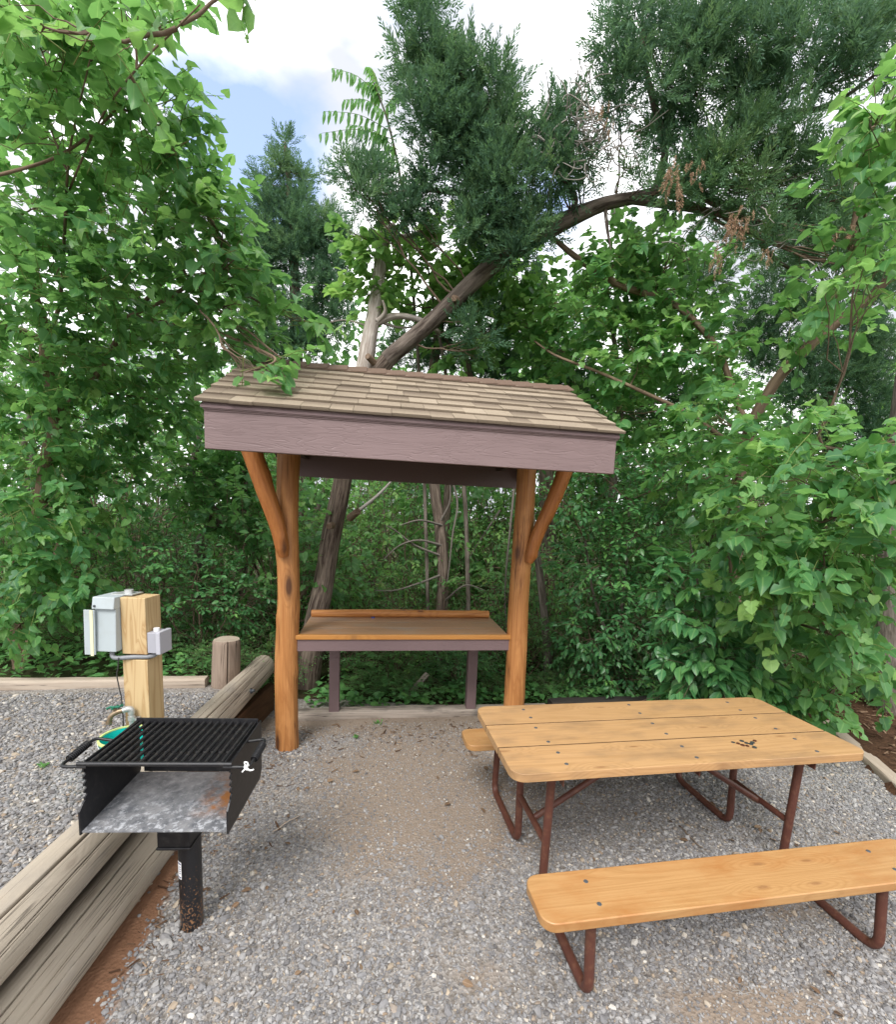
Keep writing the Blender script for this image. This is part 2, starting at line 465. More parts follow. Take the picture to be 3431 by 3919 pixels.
rm = t.ramp(t.math('ADD', red, t.math('MULTIPLY', t.math('SUBTRACT', pat2, .5), .7)), [(.35, 0.), (.65, 1.)])
c = t.mix(rm, c, t.mix(t.noise(v, 12., 5), (.15, .075, .042), (.28, .155, .095)))
vd = t.voro(v, 70., 'F1')
M['gravel_bed'] = t.done(t.bsdf(c, .95, .1, normal=t.bump(t.math('ADD', fine, vd), .6, .01)))

t = NT('stone')
a = t.n('ShaderNodeAttribute', attribute_name='tint')
n = t.noise(t.pos(), 120., 3)
c = t.ramp(a.outputs['Fac'], [(0., (.075, .076, .082)), (.25, (.135, .139, .150)), (.55, (.215, .219, .230)), (.78, (.33, .328, .325)), (.86, (.25, .185, .13)), (.93, (.38, .32, .245)), (1., (.55, .53, .49))])
M['stone'] = t.done(t.bsdf(t.mix(t.math('MULTIPLY', n, .35), c, (.24, .195, .15)), .8, .25))

t = NT('mulch')
v = t.pos(); n = t.noise(v, 40., 6, .75, .5); n2 = t.noise(v, 3., 4)
c = t.mix(t.ramp(n, [(.35, 0.), (.7, 1.)]), (.035, .018, .012), (.14, .075, .042))
M['mulch'] = t.done(t.bsdf(t.mix(t.math('MULTIPLY', n2, .3), c, (.10, .06, .04)), .95, .08, normal=t.bump(n, 1., .02)))
t = NT('forest_floor')
v = t.pos(); n = t.noise(v, 14., 6, .7); n2 = t.noise(v, 1.2, 4)
c = t.mix(t.ramp(n, [(.35, 0.), (.7, 1.)]), (.03, .024, .014), (.10, .075, .045))
M['floor'] = t.done(t.bsdf(t.mix(t.ramp(n2, [(.4, 0.), (.65, .8)]), c, (.035, .065, .02)), .95, .08, normal=t.bump(n, 1., .03)))

M['leaf_mulberry'] = leaf_mat('mulberry_leaf', (.098, .262, .085), (.27, .46, .12), (.048, .155, .065), trans=.5)
M['leaf_sapling'] = leaf_mat('sapling_leaf', (.14, .31, .085), (.31, .48, .12), (.065, .185, .06), trans=.5)
M['leaf_oval'] = leaf_mat('oval_leaf', (.072, .22, .075), (.18, .38, .085), (.034, .13, .055), rough=.35, spec=.45, trans=.3)
M['leaf_wood'] = leaf_mat('woodland_leaf', (.110, .275, .092), (.26, .45, .12), (.052, .155, .064), trans=.5)
M['leaf_cover'] = leaf_mat('ground_cover_leaf', (.12, .31, .095), (.24, .44, .12), (.06, .18, .07), trans=.4)
M['juniper'] = leaf_mat('juniper_scale', (.078, .168, .090), (.17, .27, .11), (.030, .078, .054), vein=0., rough=.6, spec=.2, trans=.4)
M['juniper_light'] = leaf_mat('juniper_scale_light', (.085, .175, .078), (.16, .25, .09), (.04, .095, .055), vein=0., rough=.6, spec=.2, trans=.3)
M['deadleaf'] = leaf_mat('dead_leaf', (.29, .175, .11), (.40, .27, .18), (.16, .09, .055), rough=.8, spec=.1, trans=.2)
M['dim_twig'] = plain('dim_twig', (.17, .15, .13), .85, .15, 0, (.1, .085, .07), 30., .6)
M['twig'] = plain('twig_bark', (.14, .10, .07), .85, .15, 0, (.22, .18, .14), 30., .6)
M['green_twig'] = plain('green_twig', (.16, .20, .06), .7, .2)
M['grey_twig'] = plain('grey_twig', (.27, .25, .225), .85, .15, 0, (.18, .15, .12), 30., .6)
M['bark_cedar'] = bark('cedar_bark', (.27, .215, .17), (.06, .042, .034))
M['bark_cedar_x'] = bark('cedar_bark_leaning', (.23, .19, .16), (.05, .037, .03), .8)
M['stub'] = bark('cut_stub', (.30, .22, .16), (.14, .09, .06))
M['bark_dead'] = bark('silver_snag', (.52, .47, .42), (.27, .225, .19))
M['bark_mulberry'] = bark('mulberry_bark', (.27, .195, .135), (.13, .09, .062), .8, bst=.4)
M['bark_grey'] = bark('grey_bark', (.26, .225, .19), (.09, .075, .06))

# ------------------------------------------------------------------ foliage
def tmpl_mulberry():
    mid = [(0, 0, 0), (0, .36, -.02), (0, .72, -.05), (0, 1.02, -.16)]
    side = [(.33, -.12, .03), (.50, .22, .09), (.34, .66, .03)]
    V = mid + side + [(-x, y, z) for x, y, z in side]
    q = [(0, 4, 5, 1), (1, 5, 6, 2), (0, 1, 8, 7), (1, 2, 9, 8)]
    tr = [(2, 6, 3), (2, 3, 9)]
    return np.array(V, float), [np.array(q), np.array(tr)]


def tmpl_lobed():
    mid = [(0, 0, 0), (0, .33, -.01), (0, .60, -.03), (0, 1., -.14)]
    R = [(.30, -.14, .03), (.52, .10, .10), (.42, .34, .08), (.24, .40, .04), (.40, .58, .07), (.24, .80, .0)]
    V = mid + R + [(-x, y, z) for x, y, z in R]
    q = [(0, 4, 5, 1), (1, 5, 6, 7), (1, 7, 8, 2), (2, 8, 9, 3)]
    q += [(0, 1, 11, 10), (1, 13, 12, 11), (1, 2, 14, 13), (2, 3, 15, 14)]
    return np.array(V, float), [np.array(q)]


def tmpl_oval():
    mid = [(0, 0, 0), (0, .33, -.02), (0, .68, -.05), (0, 1., -.14)]
    side = [(.22, .22, .06), (.27, .50, .05), (.15, .80, -.04)]
    V = mid + side + [(-x, y, z) for x, y, z in side]
    q = [(1, 4, 5, 2), (1, 2, 8, 7)]
    tr = [(0, 4, 1), (0, 1, 7), (2, 5, 6), (2, 6, 3), (2, 9, 8), (2, 3, 9)]
    return np.array(V, float), [np.array(q), np.array(tr)]


def tmpl_small():
    V = [(0, 0, 0), (.27, .38, .07), (0, .45, -.02), (-.27, .38, .07), (0, 1., -.1)]
    return np.array(V, float), [np.array([(0, 1, 2), (0, 2, 3), (1, 4, 2), (2, 4, 3)])]


def tmpl_spray(nb=13, seed=3, w=.075, ln=.34):
    """a juniper spray: a short axis carrying thin scale-leaved side shoots all round"""
    r = np.random.default_rng(seed)
    V = []; q = []
    for i in range(nb):
        s = i / (nb - 1)
        a = i * 2.4 + r.uniform(-.4, .4)
        L = ln * (1.1 - .55 * s) * r.uniform(.75, 1.2)
        base = np.array([0, s * .78, 0])
        out = np.array([math.cos(a), 0, math.sin(a)])
        d = out * .6 + np.array([0, .85, 0]); d /= np.linalg.norm(d)
        if i == nb - 1: d = np.array([0, 1., 0])
        sd = np.cross(d, r.normal(size=3)); sd /= np.linalg.norm(sd)
        n0 = len(V)
        V += [base, base + d * L * .5 + sd * w * .5, base + d * L, base + d * L * .5 - sd * w * .5]
        q.append((n0, n0 + 1, n0 + 2, n0 + 3))
    return np.array(V, float), [np.array(q)]


T_CURL = (tmpl_mulberry()[0] * np.array([.8, 1.08, 2.6]), tmpl_mulberry()[1])
T_BROAD = (tmpl_mulberry()[0] * np.array([1.1, .92, -1.2]) , tmpl_mulberry()[1])
T_LANCE = (tmpl_oval()[0] * np.array([.55, 1, 1.6]), tmpl_oval()[1])
T_MUL, T_LOB, T_OVAL, T_SMALL = tmpl_mulberry(), tmpl_lobed(), tmpl_oval(), tmpl_small()
T_SPRAY, T_SPRAY2 = tmpl_spray(22, 3, .055, .27), tmpl_spray(20, 9, .055, .29)
T_SPRAY_FAR = tmpl_spray(7, 5, .16, .5)


def unit(v): return v / (np.linalg.norm(v, axis=-1, keepdims=True) + 1e-9)


class Cloud:
    """collects many small leaf shapes (and twigs) of one crown into one mesh"""
    def __init__(s): s.V = []; s.F = {}; s.T = []; s.n = 0; s.FM = {}; s.W = []

    def _add(s, V, faces, tint, mi, vein=None):
        s.W.append(np.ones(len(tint)) if vein is None else vein)
        for f in faces:
            s.F.setdefault(f.shape[1], []).append(f + s.n)
            s.FM.setdefault(f.shape[1], []).append(np.full(len(f), mi, np.int32))
        s.V.append(V.reshape(-1, 3)); s.T.append(tint); s.n += len(s.V[-1])

    def leaves(s, tmpl, P, A, N, size, tint, mi=0):
        if len(P) == 0: return
        TV, TF = tmpl
        A = unit(A); N = unit(N - A * np.sum(N * A, -1, keepdims=True)); X = np.cross(A, N)
        size = np.broadcast_to(np.asarray(size, float), (len(P),))
        W = P[:, None, :] + size[:, None, None] * (TV[None, :, 0:1] * X[:, None] + TV[None, :, 1:2] * A[:, None] + TV[None, :, 2:3] * N[:, None])
        k = len(TV)
        off = (np.arange(len(P)) * k)[:, None, None]
        s._add(W, [(f[None] + off).reshape(-1, f.shape[1]) for f in TF], np.repeat(tint, k), mi, np.tile(np.abs(TV[:, 0]), len(P)))

    def twig(s, P, r, mi=1, seg=3):
        V, fs = tube_arrays(np.asarray(P, float), r, seg, False)
        s._add(V, fs, np.full(len(V), .5), mi)

    def build(s, name, mats, parent):
        ks = list(s.F)
        return mesh_obj(name, np.concatenate(s.V), [np.concatenate(s.F[k]) for k in ks], mats, parent,
                        fmat=np.concatenate([np.concatenate(s.FM[k]) for k in ks]), smooth=True, attrs={'tint': np.concatenate(s.T), 'vein': np.concatenate(s.W)})


def ball(n, fill=.33):
    v = unit(rng.normal(size=(n, 3)))
    return v * (rng.uniform(0, 1, (n, 1)) ** fill)


def blob_points(b, n):
    """b = (px, py, rx, ry, Y, dY): a lump of crown seen at (px,py), rx by ry wide, at distance Y"""
    px, py, rx, ry, Y, dY = b
    o = ball(n)
    return at(px + o[:, 0] * rx, py + o[:, 1] * ry, Y + o[:, 2] * dY), o


def twigs_with_leaves(c, P0, D, L, nleaf, size, tmpls, spread=.9, droop=.5, tint=(.5, .2), young=.25, mi=0, tmi=1, stem=.0022, upbias=.9):
    """a twig at each P0 along D with alternate leaves hanging off it"""
    n = len(P0)
    D = unit(D)
    L = L * rng.uniform(.6, 1.3, n)
    side0 = unit(np.cross(D, np.array([0, 0, 1.]) + rng.normal(0, .15, (n, 3))))
    lp, la, ln_, ls, lt = [], [], [], [], []
    base_t = rng.normal(tint[0], tint[1], n)
    yng = rng.uniform(0, 1, n) < young
    for i in range(nleaf):
        s_ = (i + .5) / nleaf
        p = P0 + D * (L * s_)[:, None] + np.array([0, 0, -1.]) * (.25 * L * s_ * s_)[:, None]
        sg = 1 if i % 2 else -1
        a = D * (.45 + .5 * s_) + side0 * (sg * spread * (1 - .5 * s_)) + rng.normal(0, .28, (n, 3))
        a = unit(a) + np.array([0, 0, -1.]) * (droop * rng.uniform(.2, 1.5, (n, 1)))
        nn = np.array([0, 0, upbias]) + rng.normal(0, .38, (n, 3)) - .25 * a + unit(D) * .15
        sz = size * rng.uniform(.5, 1.28, n) * (1 - .35 * max(0, s_ - .6) / .4)
        lp.append(p + unit(a) * sz[:, None] * .22); la.append(a); ln_.append(nn); ls.append(sz)
        lt.append(np.where(yng, base_t + .5 * s_ ** 1.5, base_t) + rng.normal(0, .07, n))
    lp, la, ln_, ls, lt = map(np.concatenate, (lp, la, ln_, ls, lt))
    lt = np.clip(lt, 0, 1)
    pick = rng.integers(0, len(tmpls), len(lp))
    for k, tm in enumerate(tmpls):
        m = pick == k
        c.leaves(tm, lp[m], la[m], ln_[m], ls[m], lt[m], mi)
    if stem:
        for k in range(n):
            s_ = np.array([-.35, .3, 1.])[:, None]
            c.twig(P0[k] + D[k] * L[k] * s_ + np.array([0, 0, -1.]) * .25 * L[k] * np.maximum(s_, 0) ** 2, [stem * 1.3, stem, stem * .5], tmi)


def wander(a, b, n=9, amp=.06, sag=0.):
    a = np.asarray(a, float); b = np.asarray(b, float)
    s_ = np.linspace(0, 1, n)[:, None]
    d = np.linalg.norm(b - a)
    w = np.cumsum(rng.normal(0, amp * d / n, (n, 3)), 0)
    w -= w[0] + (w[-1] - w[0]) * s_
    return a + (b - a) * s_ + w * 1.6 + np.array([0, 0, -sag * d]) * (s_ * (1 - s_) * 4)


def limb_net(trunk_pts, blobs_pts, offn, mat, parent, r0=.02, sub=6):
    """one limb from the trunk out into each lump of crown, with finer branches inside it"""
    trunk_pts = np.asarray(trunk_pts)
    for pts in blobs_pts:
        c0 = pts.mean(0)
        d = np.linalg.norm(trunk_pts - c0, axis=1) + np.maximum(0, trunk_pts[:, 2] - c0[2]) * 1.5
        a = trunk_pts[np.argmin(d)]
        path = wander(a, c0, 10, .09, .04)
        dd = np.linalg.norm(c0 - a)
        rr = min(r0, .006 + .005 * dd)
        g = G().tube(path - offn, np.linspace(rr, rr * .45, 10), 6, False)
        for k in range(sub):
            q = pts[rng.integers(len(pts))]
            s0 = path[rng.integers(4, 10)]
            g.tube(wander(s0, q, 7, .14) - offn, np.linspace(rr * .45, rr * .16, 7), 4, False)
        g.build('limb', mat, parent, smooth=True)


# ================================================================== THE SETTING
# --- woods floor to the horizon
def floor_z(x, y):
    z = np.where(y > 4.3, -.07 * np.clip(y - 4.6, 0, 9), 0.) - .03
    left = np.clip((-1.75 - x) / .5, 0, 1) * np.clip((y - 3.6) / .2, 0, 1)
    return z * (1 - left) + left * (.34 - .05 * np.clip(y - 4.5, 0, 9))
ax_ = np.concatenate([[-160, -80, -40, -25, -16], np.arange(-12, 12.01, .3), [16, 25, 40, 80, 160]])
ay_ = np.concatenate([[-60, -30, -15, -8], np.arange(-5, 16.01, .3), [20, 28, 40, 70, 120, 220]])
X, Y = np.meshgrid(ax_, ay_)
Z = floor_z(X, Y) + (rng.normal(0, .015, X.shape) if True else 0) * (Y > 4.7) * (np.abs(X) < 12)
def grid_faces(ny, nx):
    i = np.arange(ny - 1)[:, None] * nx; j = np.arange(nx - 1)[None]
    return np.stack([i + j, i + j + 1, i + nx + j + 1, i + nx + j], -1).reshape(-1, 4)
props(mesh_obj('ground', np.stack([X, Y, Z], -1).reshape(-1, 3), [grid_faces(*X.shape)], M['floor'], smooth=True), kind='structure')

# --- gravel pad (level 0) between the log wall, the back timbers and the right-hand timber
def log_x(y): return -1.47 - .072 * (y - 1.4)
def dirt_at(x, y):
    d = .80 * np.exp(-(((x + .15) / 1.1) ** 2 + ((y - 3.35) / .8) ** 2)) + .60 * np.exp(-(((x + .1) / .75) ** 2 + ((y - 2.45) / .6) ** 2))
    d = d + .75 * np.exp(-((y - 4.05 - .15 * x) / .18) ** 2) + sum(a * np.exp(-(((x - p) / u) ** 2 + ((y - q) / v) ** 2)) for p, q, u, v, a in ((1.25, 1.62, .35, .12, .8), (1.62, 1.42, .4, .1, .7), (.95, 1.38, .1, .3, .6), (1.75, 2.1, .3, .12, .6), (.45, 1.15, .3, .1, .6), (-.35, 1.2, .25, .08, .6), (2.6, 2.6, .3, .2, .5), (.2, 1.7, .25, .1, .4)))
    return d
def red_at(x, y):
    w = np.clip((2.3 - y) / .9, 0, 1)
    return 1.1 * np.exp(-(((x - log_x(y) - .17) / (.05 + .12 * w)) ** 2)) * np.clip((3.2 - y) / 1., .3, 1.) + .5 * np.exp(-(((x + .85) / .35) ** 2 + ((y - 1.15) / .2) ** 2))
gx = np.arange(-1.75, 3.6, .06); gy = np.arange(-1., 4.42, .06)
X, Y = np.meshgrid(gx, gy)
def bumps(x, y): return .008 * np.sin(x * 2.3 + 1) * np.cos(y * 1.9) + .005 * np.sin(x * 5.1 + y * 4.3)
Z = bumps(X, Y) + .004
Xf, Yf = X.ravel(), Y.ravel()
props(mesh_obj('gravel_ground', np.stack([Xf, Yf, Z.ravel()], -1), [grid_faces(*X.shape)], M['gravel_bed'], smooth=True,
               attrs={'dirt': dirt_at(Xf, Yf), 'red': red_at(Xf, Yf)}), kind='structure')

# --- raised gravel terrace on the left
TZ = .38
gx = np.linspace(-9, -1.5, 90); gy = np.linspace(-1.5, 3.72, 60)
X, Y = np.meshgrid(gx, gy)
X = np.minimum(X, log_x(Y) - .0)
Z = TZ + bumps(X, Y) * .8
Xf, Yf = X.ravel(), Y.ravel()
props(mesh_obj('gravel_terrace_ground', np.stack([Xf, Yf, Z.ravel()], -1), [grid_faces(*X.shape)], M['gravel_bed'], smooth=True,
               attrs={'dirt': .25 + 0 * Xf, 'red': 0 * Xf}), kind='structure')

# --- mulch bed to the right
gx = np.arange(0, 6.0, .1); gy = np.arange(0, 6.0, .1)
A, B = np.meshgrid(gx, gy)
X = 2.0 + A * .97; Y = .6 + B * .9
keep = X > 3.05 + .33 * (Y - 2.6) * (Y > 2.6)
Zm = np.where(keep, .045 + .02 * np.sin(X * 3) * np.cos(Y * 2.7) + rng.normal(0, .006, X.shape), -.03)
Zm = np.where((Y > 4.45) & (X > 2.0) & ~keep, .01, Zm)
props(mesh_obj('mulch_ground', np.stack([X.ravel(), Y.ravel(), Zm.ravel()], -1), [grid_faces(*X.shape)], M['mulch'], smooth=True), kind='structure')

# --- loose stones
ico_v = np.array([(0, 0, 1)] + [(math.cos(i * 1.2566) * .894, math.sin(i * 1.2566) * .894, .447) for i in range(5)] +
                 [(math.cos(i * 1.2566 + .628) * .894, math.sin(i * 1.2566 + .628) * .894, -.447) for i in range(5)] + [(0, 0, -1)])
ico_f = np.array([(0, 1 + i, 1 + (i + 1) % 5) for i in range(5)] + [(1 + i, 6 + i, 1 + (i + 1) % 5) for i in range(5)] +
                 [(1 + (i + 1) % 5, 6 + i, 6 + (i + 1) % 5) for i in range(5)] + [(11, 6 + (i + 1) % 5, 6 + i) for i in range(5)])


def stones(name, P, size, tint, kind='stuff'):
    n = len(P)
    q = unit(rng.normal(size=(n, 4)))
    w, x, y, z = q.T
    R = np.stack([1 - 2 * (y * y + z * z), 2 * (x * y - z * w), 2 * (x * z + y * w), 2 * (x * y + z * w), 1 - 2 * (x * x + z * z), 2 * (y * z - x * w),
                  2 * (x * z - y * w), 2 * (y * z + x * w), 1 - 2 * (x * x + y * y)], -1).reshape(n, 3, 3)
    sc = np.stack([rng.uniform(.8, 1.5, n), rng.uniform(.65, 1.1, n), rng.uniform(.45, .85, n)], -1)
    V = ico_v[None] * (1 + rng.uniform(-.25, .25, (n, 12, 1)))
    V = V * sc[:, None]
    V = np.einsum('nij,nkj->nki', R, V)
    V[..., 2] *= .72                                        # lying flat
    V = P[:, None] + V * size[:, None, None]
    F_ = (ico_f[None] + (np.arange(n) * 12)[:, None, None]).reshape(-1, 3)
    o = mesh_obj(name, V.reshape(-1, 3), [F_], M['stone'], smooth=False, attrs={'tint': np.repeat(tint, 12)})
    return props(o, kind=kind)


def tints(n):
    t_ = np.clip(rng.normal(.50, .22, n), 0, .78)
    u = rng.uniform(0, 1, n)
    t_ = np.where(u < .07, rng.uniform(.82, .95, n), t_)
    return np.where(u > .965, rng.uniform(.95, 1, n), t_)


def fbm(x, y):
    s_ = 0
    for k, (a, b, p) in enumerate([(1.7, 1.1, .3), (-1.3, 2.4, 1.7), (3.7, -2.1, 4.), (5.3, 4.9, 2.2), (-8.1, 7.3, .9), (11.3, 9.7, 5.1)]):
        s_ = s_ + np.sin(a * x + b * y + p + 1.3 * np.sin(b * x * .7 - a * y * .6)) / (1 + .6 * k)
    return s_ / 3.2


n = 190000
x = rng.uniform(-1.55, 3.4, n); y = 1.0 + 3.35 * rng.uniform(0, 1, n) ** 1.15
ok = (x > log_x(y) + .06) & (x < 3.12 + .33 * np.clip(y - 2.6, 0, 9)) & (y < 4.02 + .155 * x)
dens = 1 - np.clip(dirt_at(x, y) + .5 * fbm(x * 1.4, y * 1.4) * .8, 0, .60) - np.clip(red_at(x, y) + .2 * fbm(x * 3, y * 3), 0, .97)
ok &= rng.uniform(0, 1, n) < dens
x, y = x[ok], y[ok]
sz = np.clip(np.exp(rng.normal(math.log(.0061), .40, len(x))), .0035, .024) * (1 - .45 * np.clip(dirt_at(x, y), 0, 1))
for cx_, cy_, r_, k_ in ((-1.21, 3.48, .10, 90), (.57, 3.75, .10, 60), (-1.065, 1.872, .065, 90), (.50, 2.19, .03, 25), (.62, 1.61, .03, 30), (.43, 2.47, .03, 25), (1.79, 2.75, .03, 25), (1.94, 1.87, .03, 30), (1.84, 2.44, .03, 25)):
    a_ = rng.uniform(0, 6.28, k_); q_ = r_ + np.abs(rng.normal(0, .03, k_))
    x = np.concatenate([x, cx_ + q_ * np.cos(a_)]); y = np.concatenate([y, cy_ + q_ * np.sin(a_)]); sz = np.concatenate([sz, rng.uniform(.006, .015, k_)])
stones('gravel', np.stack([x, y, bumps(x, y) + .004 + sz * .25], -1), sz, tints(len(x)))
n = 52000
x = log_x(2.4) - .05 - 3.6 * rng.uniform(0, 1, n) ** 1.1; y = 1.0 + 2.66 * rng.uniform(0, 1, n)
ok = (x < log_x(y) - .09) & (y < 3.55 + .13 * (x + 1.9)) & (rng.uniform(0, 1, n) < .85 + .15 * fbm(x * 2, y * 2))
x, y = x[ok], y[ok]
sz = np.clip(np.exp(rng.normal(math.log(.0085), .3, len(x))), .005, .02)
stones('terrace_gravel', np.stack([x, y, TZ + bumps(x, y) * .8 + sz * .25], -1), sz, tints(len(x)))

# mulch chips
n = 2600
x = rng.uniform(3.1, 5.6, n); y = rng.uniform(1.8, 5.2, n)
ok = x > 3.2 + .33 * np.clip(y - 2.6, 0, 9); x, y = x[ok], y[ok]; n = len(x)
c_ = Cloud()
ang = rng.uniform(0, 6.28, n)
A_ = np.stack([np.cos(ang), np.sin(ang), rng.normal(0, .15, n)], -1)
CH = (np.array([(-.09, 0, 0), (.09, 0, 0), (.07, 1, 0), (-.05, 1, 0), (-.05, .02, .08), (.06, .02, .08), (.05, .97, .08), (-.03, .97, .08)]),
      [np.array([(4, 5, 6, 7), (0, 1, 5, 4), (1, 2, 6, 5), (2, 3, 7, 6), (3, 0, 4, 7)])])
c_.leaves(CH, np.stack([x, y, .06 + .02 * np.sin(x * 3) * np.cos(y * 2.7) + 0 * x], -1), A_, np.array([[0, 0, 1.]]) + rng.normal(0, .2, (n, 3)), np.exp(rng.normal(math.log(.045), .5, n)), rng.uniform(0, 1, n))
tm = NT('mulch_chip'); a = tm.n('ShaderNodeAttribute', attribute_name='tint')
cm_ = tm.done(tm.bsdf(tm.ramp(a.outputs['Fac'], [(0., (.05, .025, .016)), (.7, (.13, .08, .05)), (.93, (.26, .18, .12)), (1., (.40, .32, .24))]), .95, .08))
o = c_.build('mulch_litter', [cm_], None); o.data.polygons.foreach_set('use_smooth', np.zeros(len(o.data.polygons), bool)); props(o, kind='stuff')

# chips and dry bits blown into the gravel by the wall and under the shelter
n = 900
x = np.concatenate([log_x(2.6) + .35 + rng.normal(0, .12, 300), rng.normal(-.3, .7, 600)]); y = np.concatenate([rng.uniform(1.6, 3.4, 300), rng.normal(3.75, .25, 600)])
ok = (x > log_x(y) + .2) & (y < 4.05 + .15 * x); x, y = x[ok], y[ok]; n = len(x)
c_ = Cloud(); ang = rng.uniform(0, 6.28, n)
A_ = np.stack([np.cos(ang), np.sin(ang), rng.normal(0, .1, n)], -1)
c_.leaves(CH, np.stack([x, y, .012 + bumps(x, y)], -1), A_, np.array([[0, 0, 1.]]) + rng.normal(0, .2, (n, 3)), np.exp(rng.normal(math.log(.021), .45, n)), rng.uniform(.1, .98, n))
o = c_.build('wood_litter', [cm_], None); o.data.polygons.foreach_set('use_smooth', np.zeros(len(o.data.polygons), bool)); props(o, kind='stuff')


c_ = Cloud(); n = 110
x = rng.uniform(-1.2, 3., n); y = rng.uniform(1.1, 4., n); ang = rng.uniform(0, 6.28, n)
c_.leaves(T_OVAL, np.stack([x, y, .018 + bumps(x, y)], -1), np.stack([np.cos(ang), np.sin(ang), rng.normal(0, .15, n)], -1), np.array([[0, 0, 1.]]) + rng.normal(0, .3, (n, 3)), rng.uniform(.018, .05, n), rng.uniform(0, 1, n))
for k in range(45):
    p = np.array([rng.uniform(-1.2, 2.9), rng.uniform(1.1, 3.9), .016]); q = rng.uniform(0, 6.28); L = rng.uniform(.03, .12)
    c_.twig(wander(p, p + np.array([math.cos(q) * L, math.sin(q) * L, .004]), 5, .2), [.0018] * 4 + [.001], 1, 4)
props(c_.build('leaf_litter', [leaf_mat('dry_leaf', (.16, .10, .06), (.28, .2, .13), (.07, .045, .03), rough=.8, spec=.1, trans=.1), M['grey_twig']], None), kind='stuff')

# ================================================================== LOGS AND TIMBERS
def round_log(name, label, cat, a, b, r0, r1, mat, end_mat, crack=((.6, .05, .02),), seg=260, rings=80, group=None, flat=0., rough=.006):
    a = np.asarray(a, float); b = np.asarray(b, float)
    L = np.linalg.norm(b - a)
    s_ = np.linspace(0, 1, rings)
    th = np.linspace(0, 2 * PI, seg, endpoint=False)
    R = (r0 + (r1 - r0) * s_)[:, None] * np.ones((1, seg))
    S, TH = np.meshgrid(s_ * L, th, indexing='ij')
    ph = rng.uniform(0, 6.28, 8)
    for k in range(4):
        R = R + rough / (1 + .5 * k) * np.sin((k + 2) * TH + ph[k] + S * (.4 + .5 * k)) * np.cos(S * (.8 + .6 * k) + ph[k + 4])
    for tc, w, dep in crack:
        c0 = tc + .10 * np.sin(S * .9 + ph[2] + tc * 5) + .035 * np.sin(S * 3.1 + ph[3] * tc)
        dlt = (TH - c0 + PI) % (2 * PI) - PI
        R = R - dep * np.exp(-(dlt / w) ** 2) * np.clip(.55 + .75 * np.sin(S * 1.1 + tc * 9), 0, 1)
    R[0] *= .93; R[-1] *= .93
    x = S.copy(); x[0] -= 0
    V = np.stack([x, R * np.cos(TH), R * np.sin(TH)], -1).reshape(-1, 3)
    i = np.arange(rings - 1)[:, None] * seg; j = np.arange(seg)[None]; k = (j + 1) % seg
    q = np.stack([i + j, i + k, i + seg + k, i + seg + j], -1).reshape(-1, 4)
    V = np.concatenate([V, [(-.004, 0, 0), (L + .004, 0, 0)]])
    jj = np.arange(seg); kk = (jj + 1) % seg
    c0 = rings * seg
    tr = np.concatenate([np.stack([np.full(seg, c0), kk, jj], -1), np.stack([np.full(seg, c0 + 1), (rings - 1) * seg + jj, (rings - 1) * seg + kk], -1)])
    fm = np.concatenate([np.zeros(len(q)), np.ones(len(tr))])
    # flip winding so that normals point outward
    o = mesh_obj(name, V, [q[:, ::-1], tr[:, ::-1]], [mat, end_mat], fmat=fm, smooth=True, sharp=40)
    d = (b - a) / L
    yv = np.cross([0, 0, 1.], d); nrm = np.linalg.norm(yv)
    yv = yv / nrm if nrm > 1e-3 else np.array([0, 1., 0])
    zv = np.cross(d, yv)
    Mx = Matrix(((d[0], yv[0], zv[0], a[0]), (d[1], yv[1], zv[1], a[1]), (d[2], yv[2], zv[2], a[2]), (0, 0, 0, 1)))
    o.matrix_world = Mx
    if label: props(o, label, cat, group)
    return o


# angles: local y points left (away from the pad), z up; the pad side is y<0
o = round_log('wall_log', 'long grey cracked log lying on top of the log wall beside the gravel terrace', 'log',
              (log_x(-.6) - .012, -.6, .366), (-1.675, 4.2, .400), .119, .100, M['weathered'], M['stump_top'],
              crack=((2.0, .030, .034), (2.62, .016, .020), (1.55, .014, .014), (3.05, .014, .014), (.9, .016, .014), (2.3, .012, .010), (3.4, .012, .010), (2.8, .010, .008), (1.75, .010, .008)), group='logs of the retaining wall')
bt = G().tube([(4.15, -.108, .018), (4.15, -.132, .022)], .012, 8).tube([(4.15, -.104, .017), (4.15, -.109, .018)], .022, 10)
bt.build('bolt', M['bolt'], o, smooth=True, sharp=30)
round_log('wall_log', 'lower grey brown log of the wall, resting on the red dirt under the grill', 'log',
          (log_x(-.6) + .045, -.6, .108), (log_x(2.7) + .045, 2.7, .108), .121, .115, M['weathered'], M['stump_top'],
          crack=((1.9, .018, .018), (2.5, .016, .020), (2.95, .014, .014), (3.5, .014, .012), (2.2, .010, .010), (2.7, .010, .008), (3.2, .010, .010)), group='logs of the retaining wall')
# dark old board that carries the wall on to the shelter post
a = np.array([log_x(2.72) - .03, 2.72, 0]); b = np.array([-1.60, 4.15, 0]); d = (b - a)[:2]
o = G().box((0, -.03, -.02), (float(np.linalg.norm(d)), .03, .252)).build('retaining_board', M['dark_board'], bevel=.006)
o.location = a; o.rotation_euler = (0, 0, math.atan2(d[1], d[0]))
props(o, 'dark brown board on edge below the upper wall log, next to the left shelter post', 'board')

o = round_log('stump_post', 'short weathered round stump standing at the end of the gravel terrace', 'stump',
              (-1.815, 3.74, .36), (-1.80, 3.74, .768), .108, .103, M['weathered_stump'], M['stump_top'],
              crack=((.4, .03, .02), (1.6, .03, .016), (2.6, .03, .02), (3.6, .03, .02), (4.6, .025, .014), (5.4, .03, .02)), seg=96, rings=24, rough=.005)


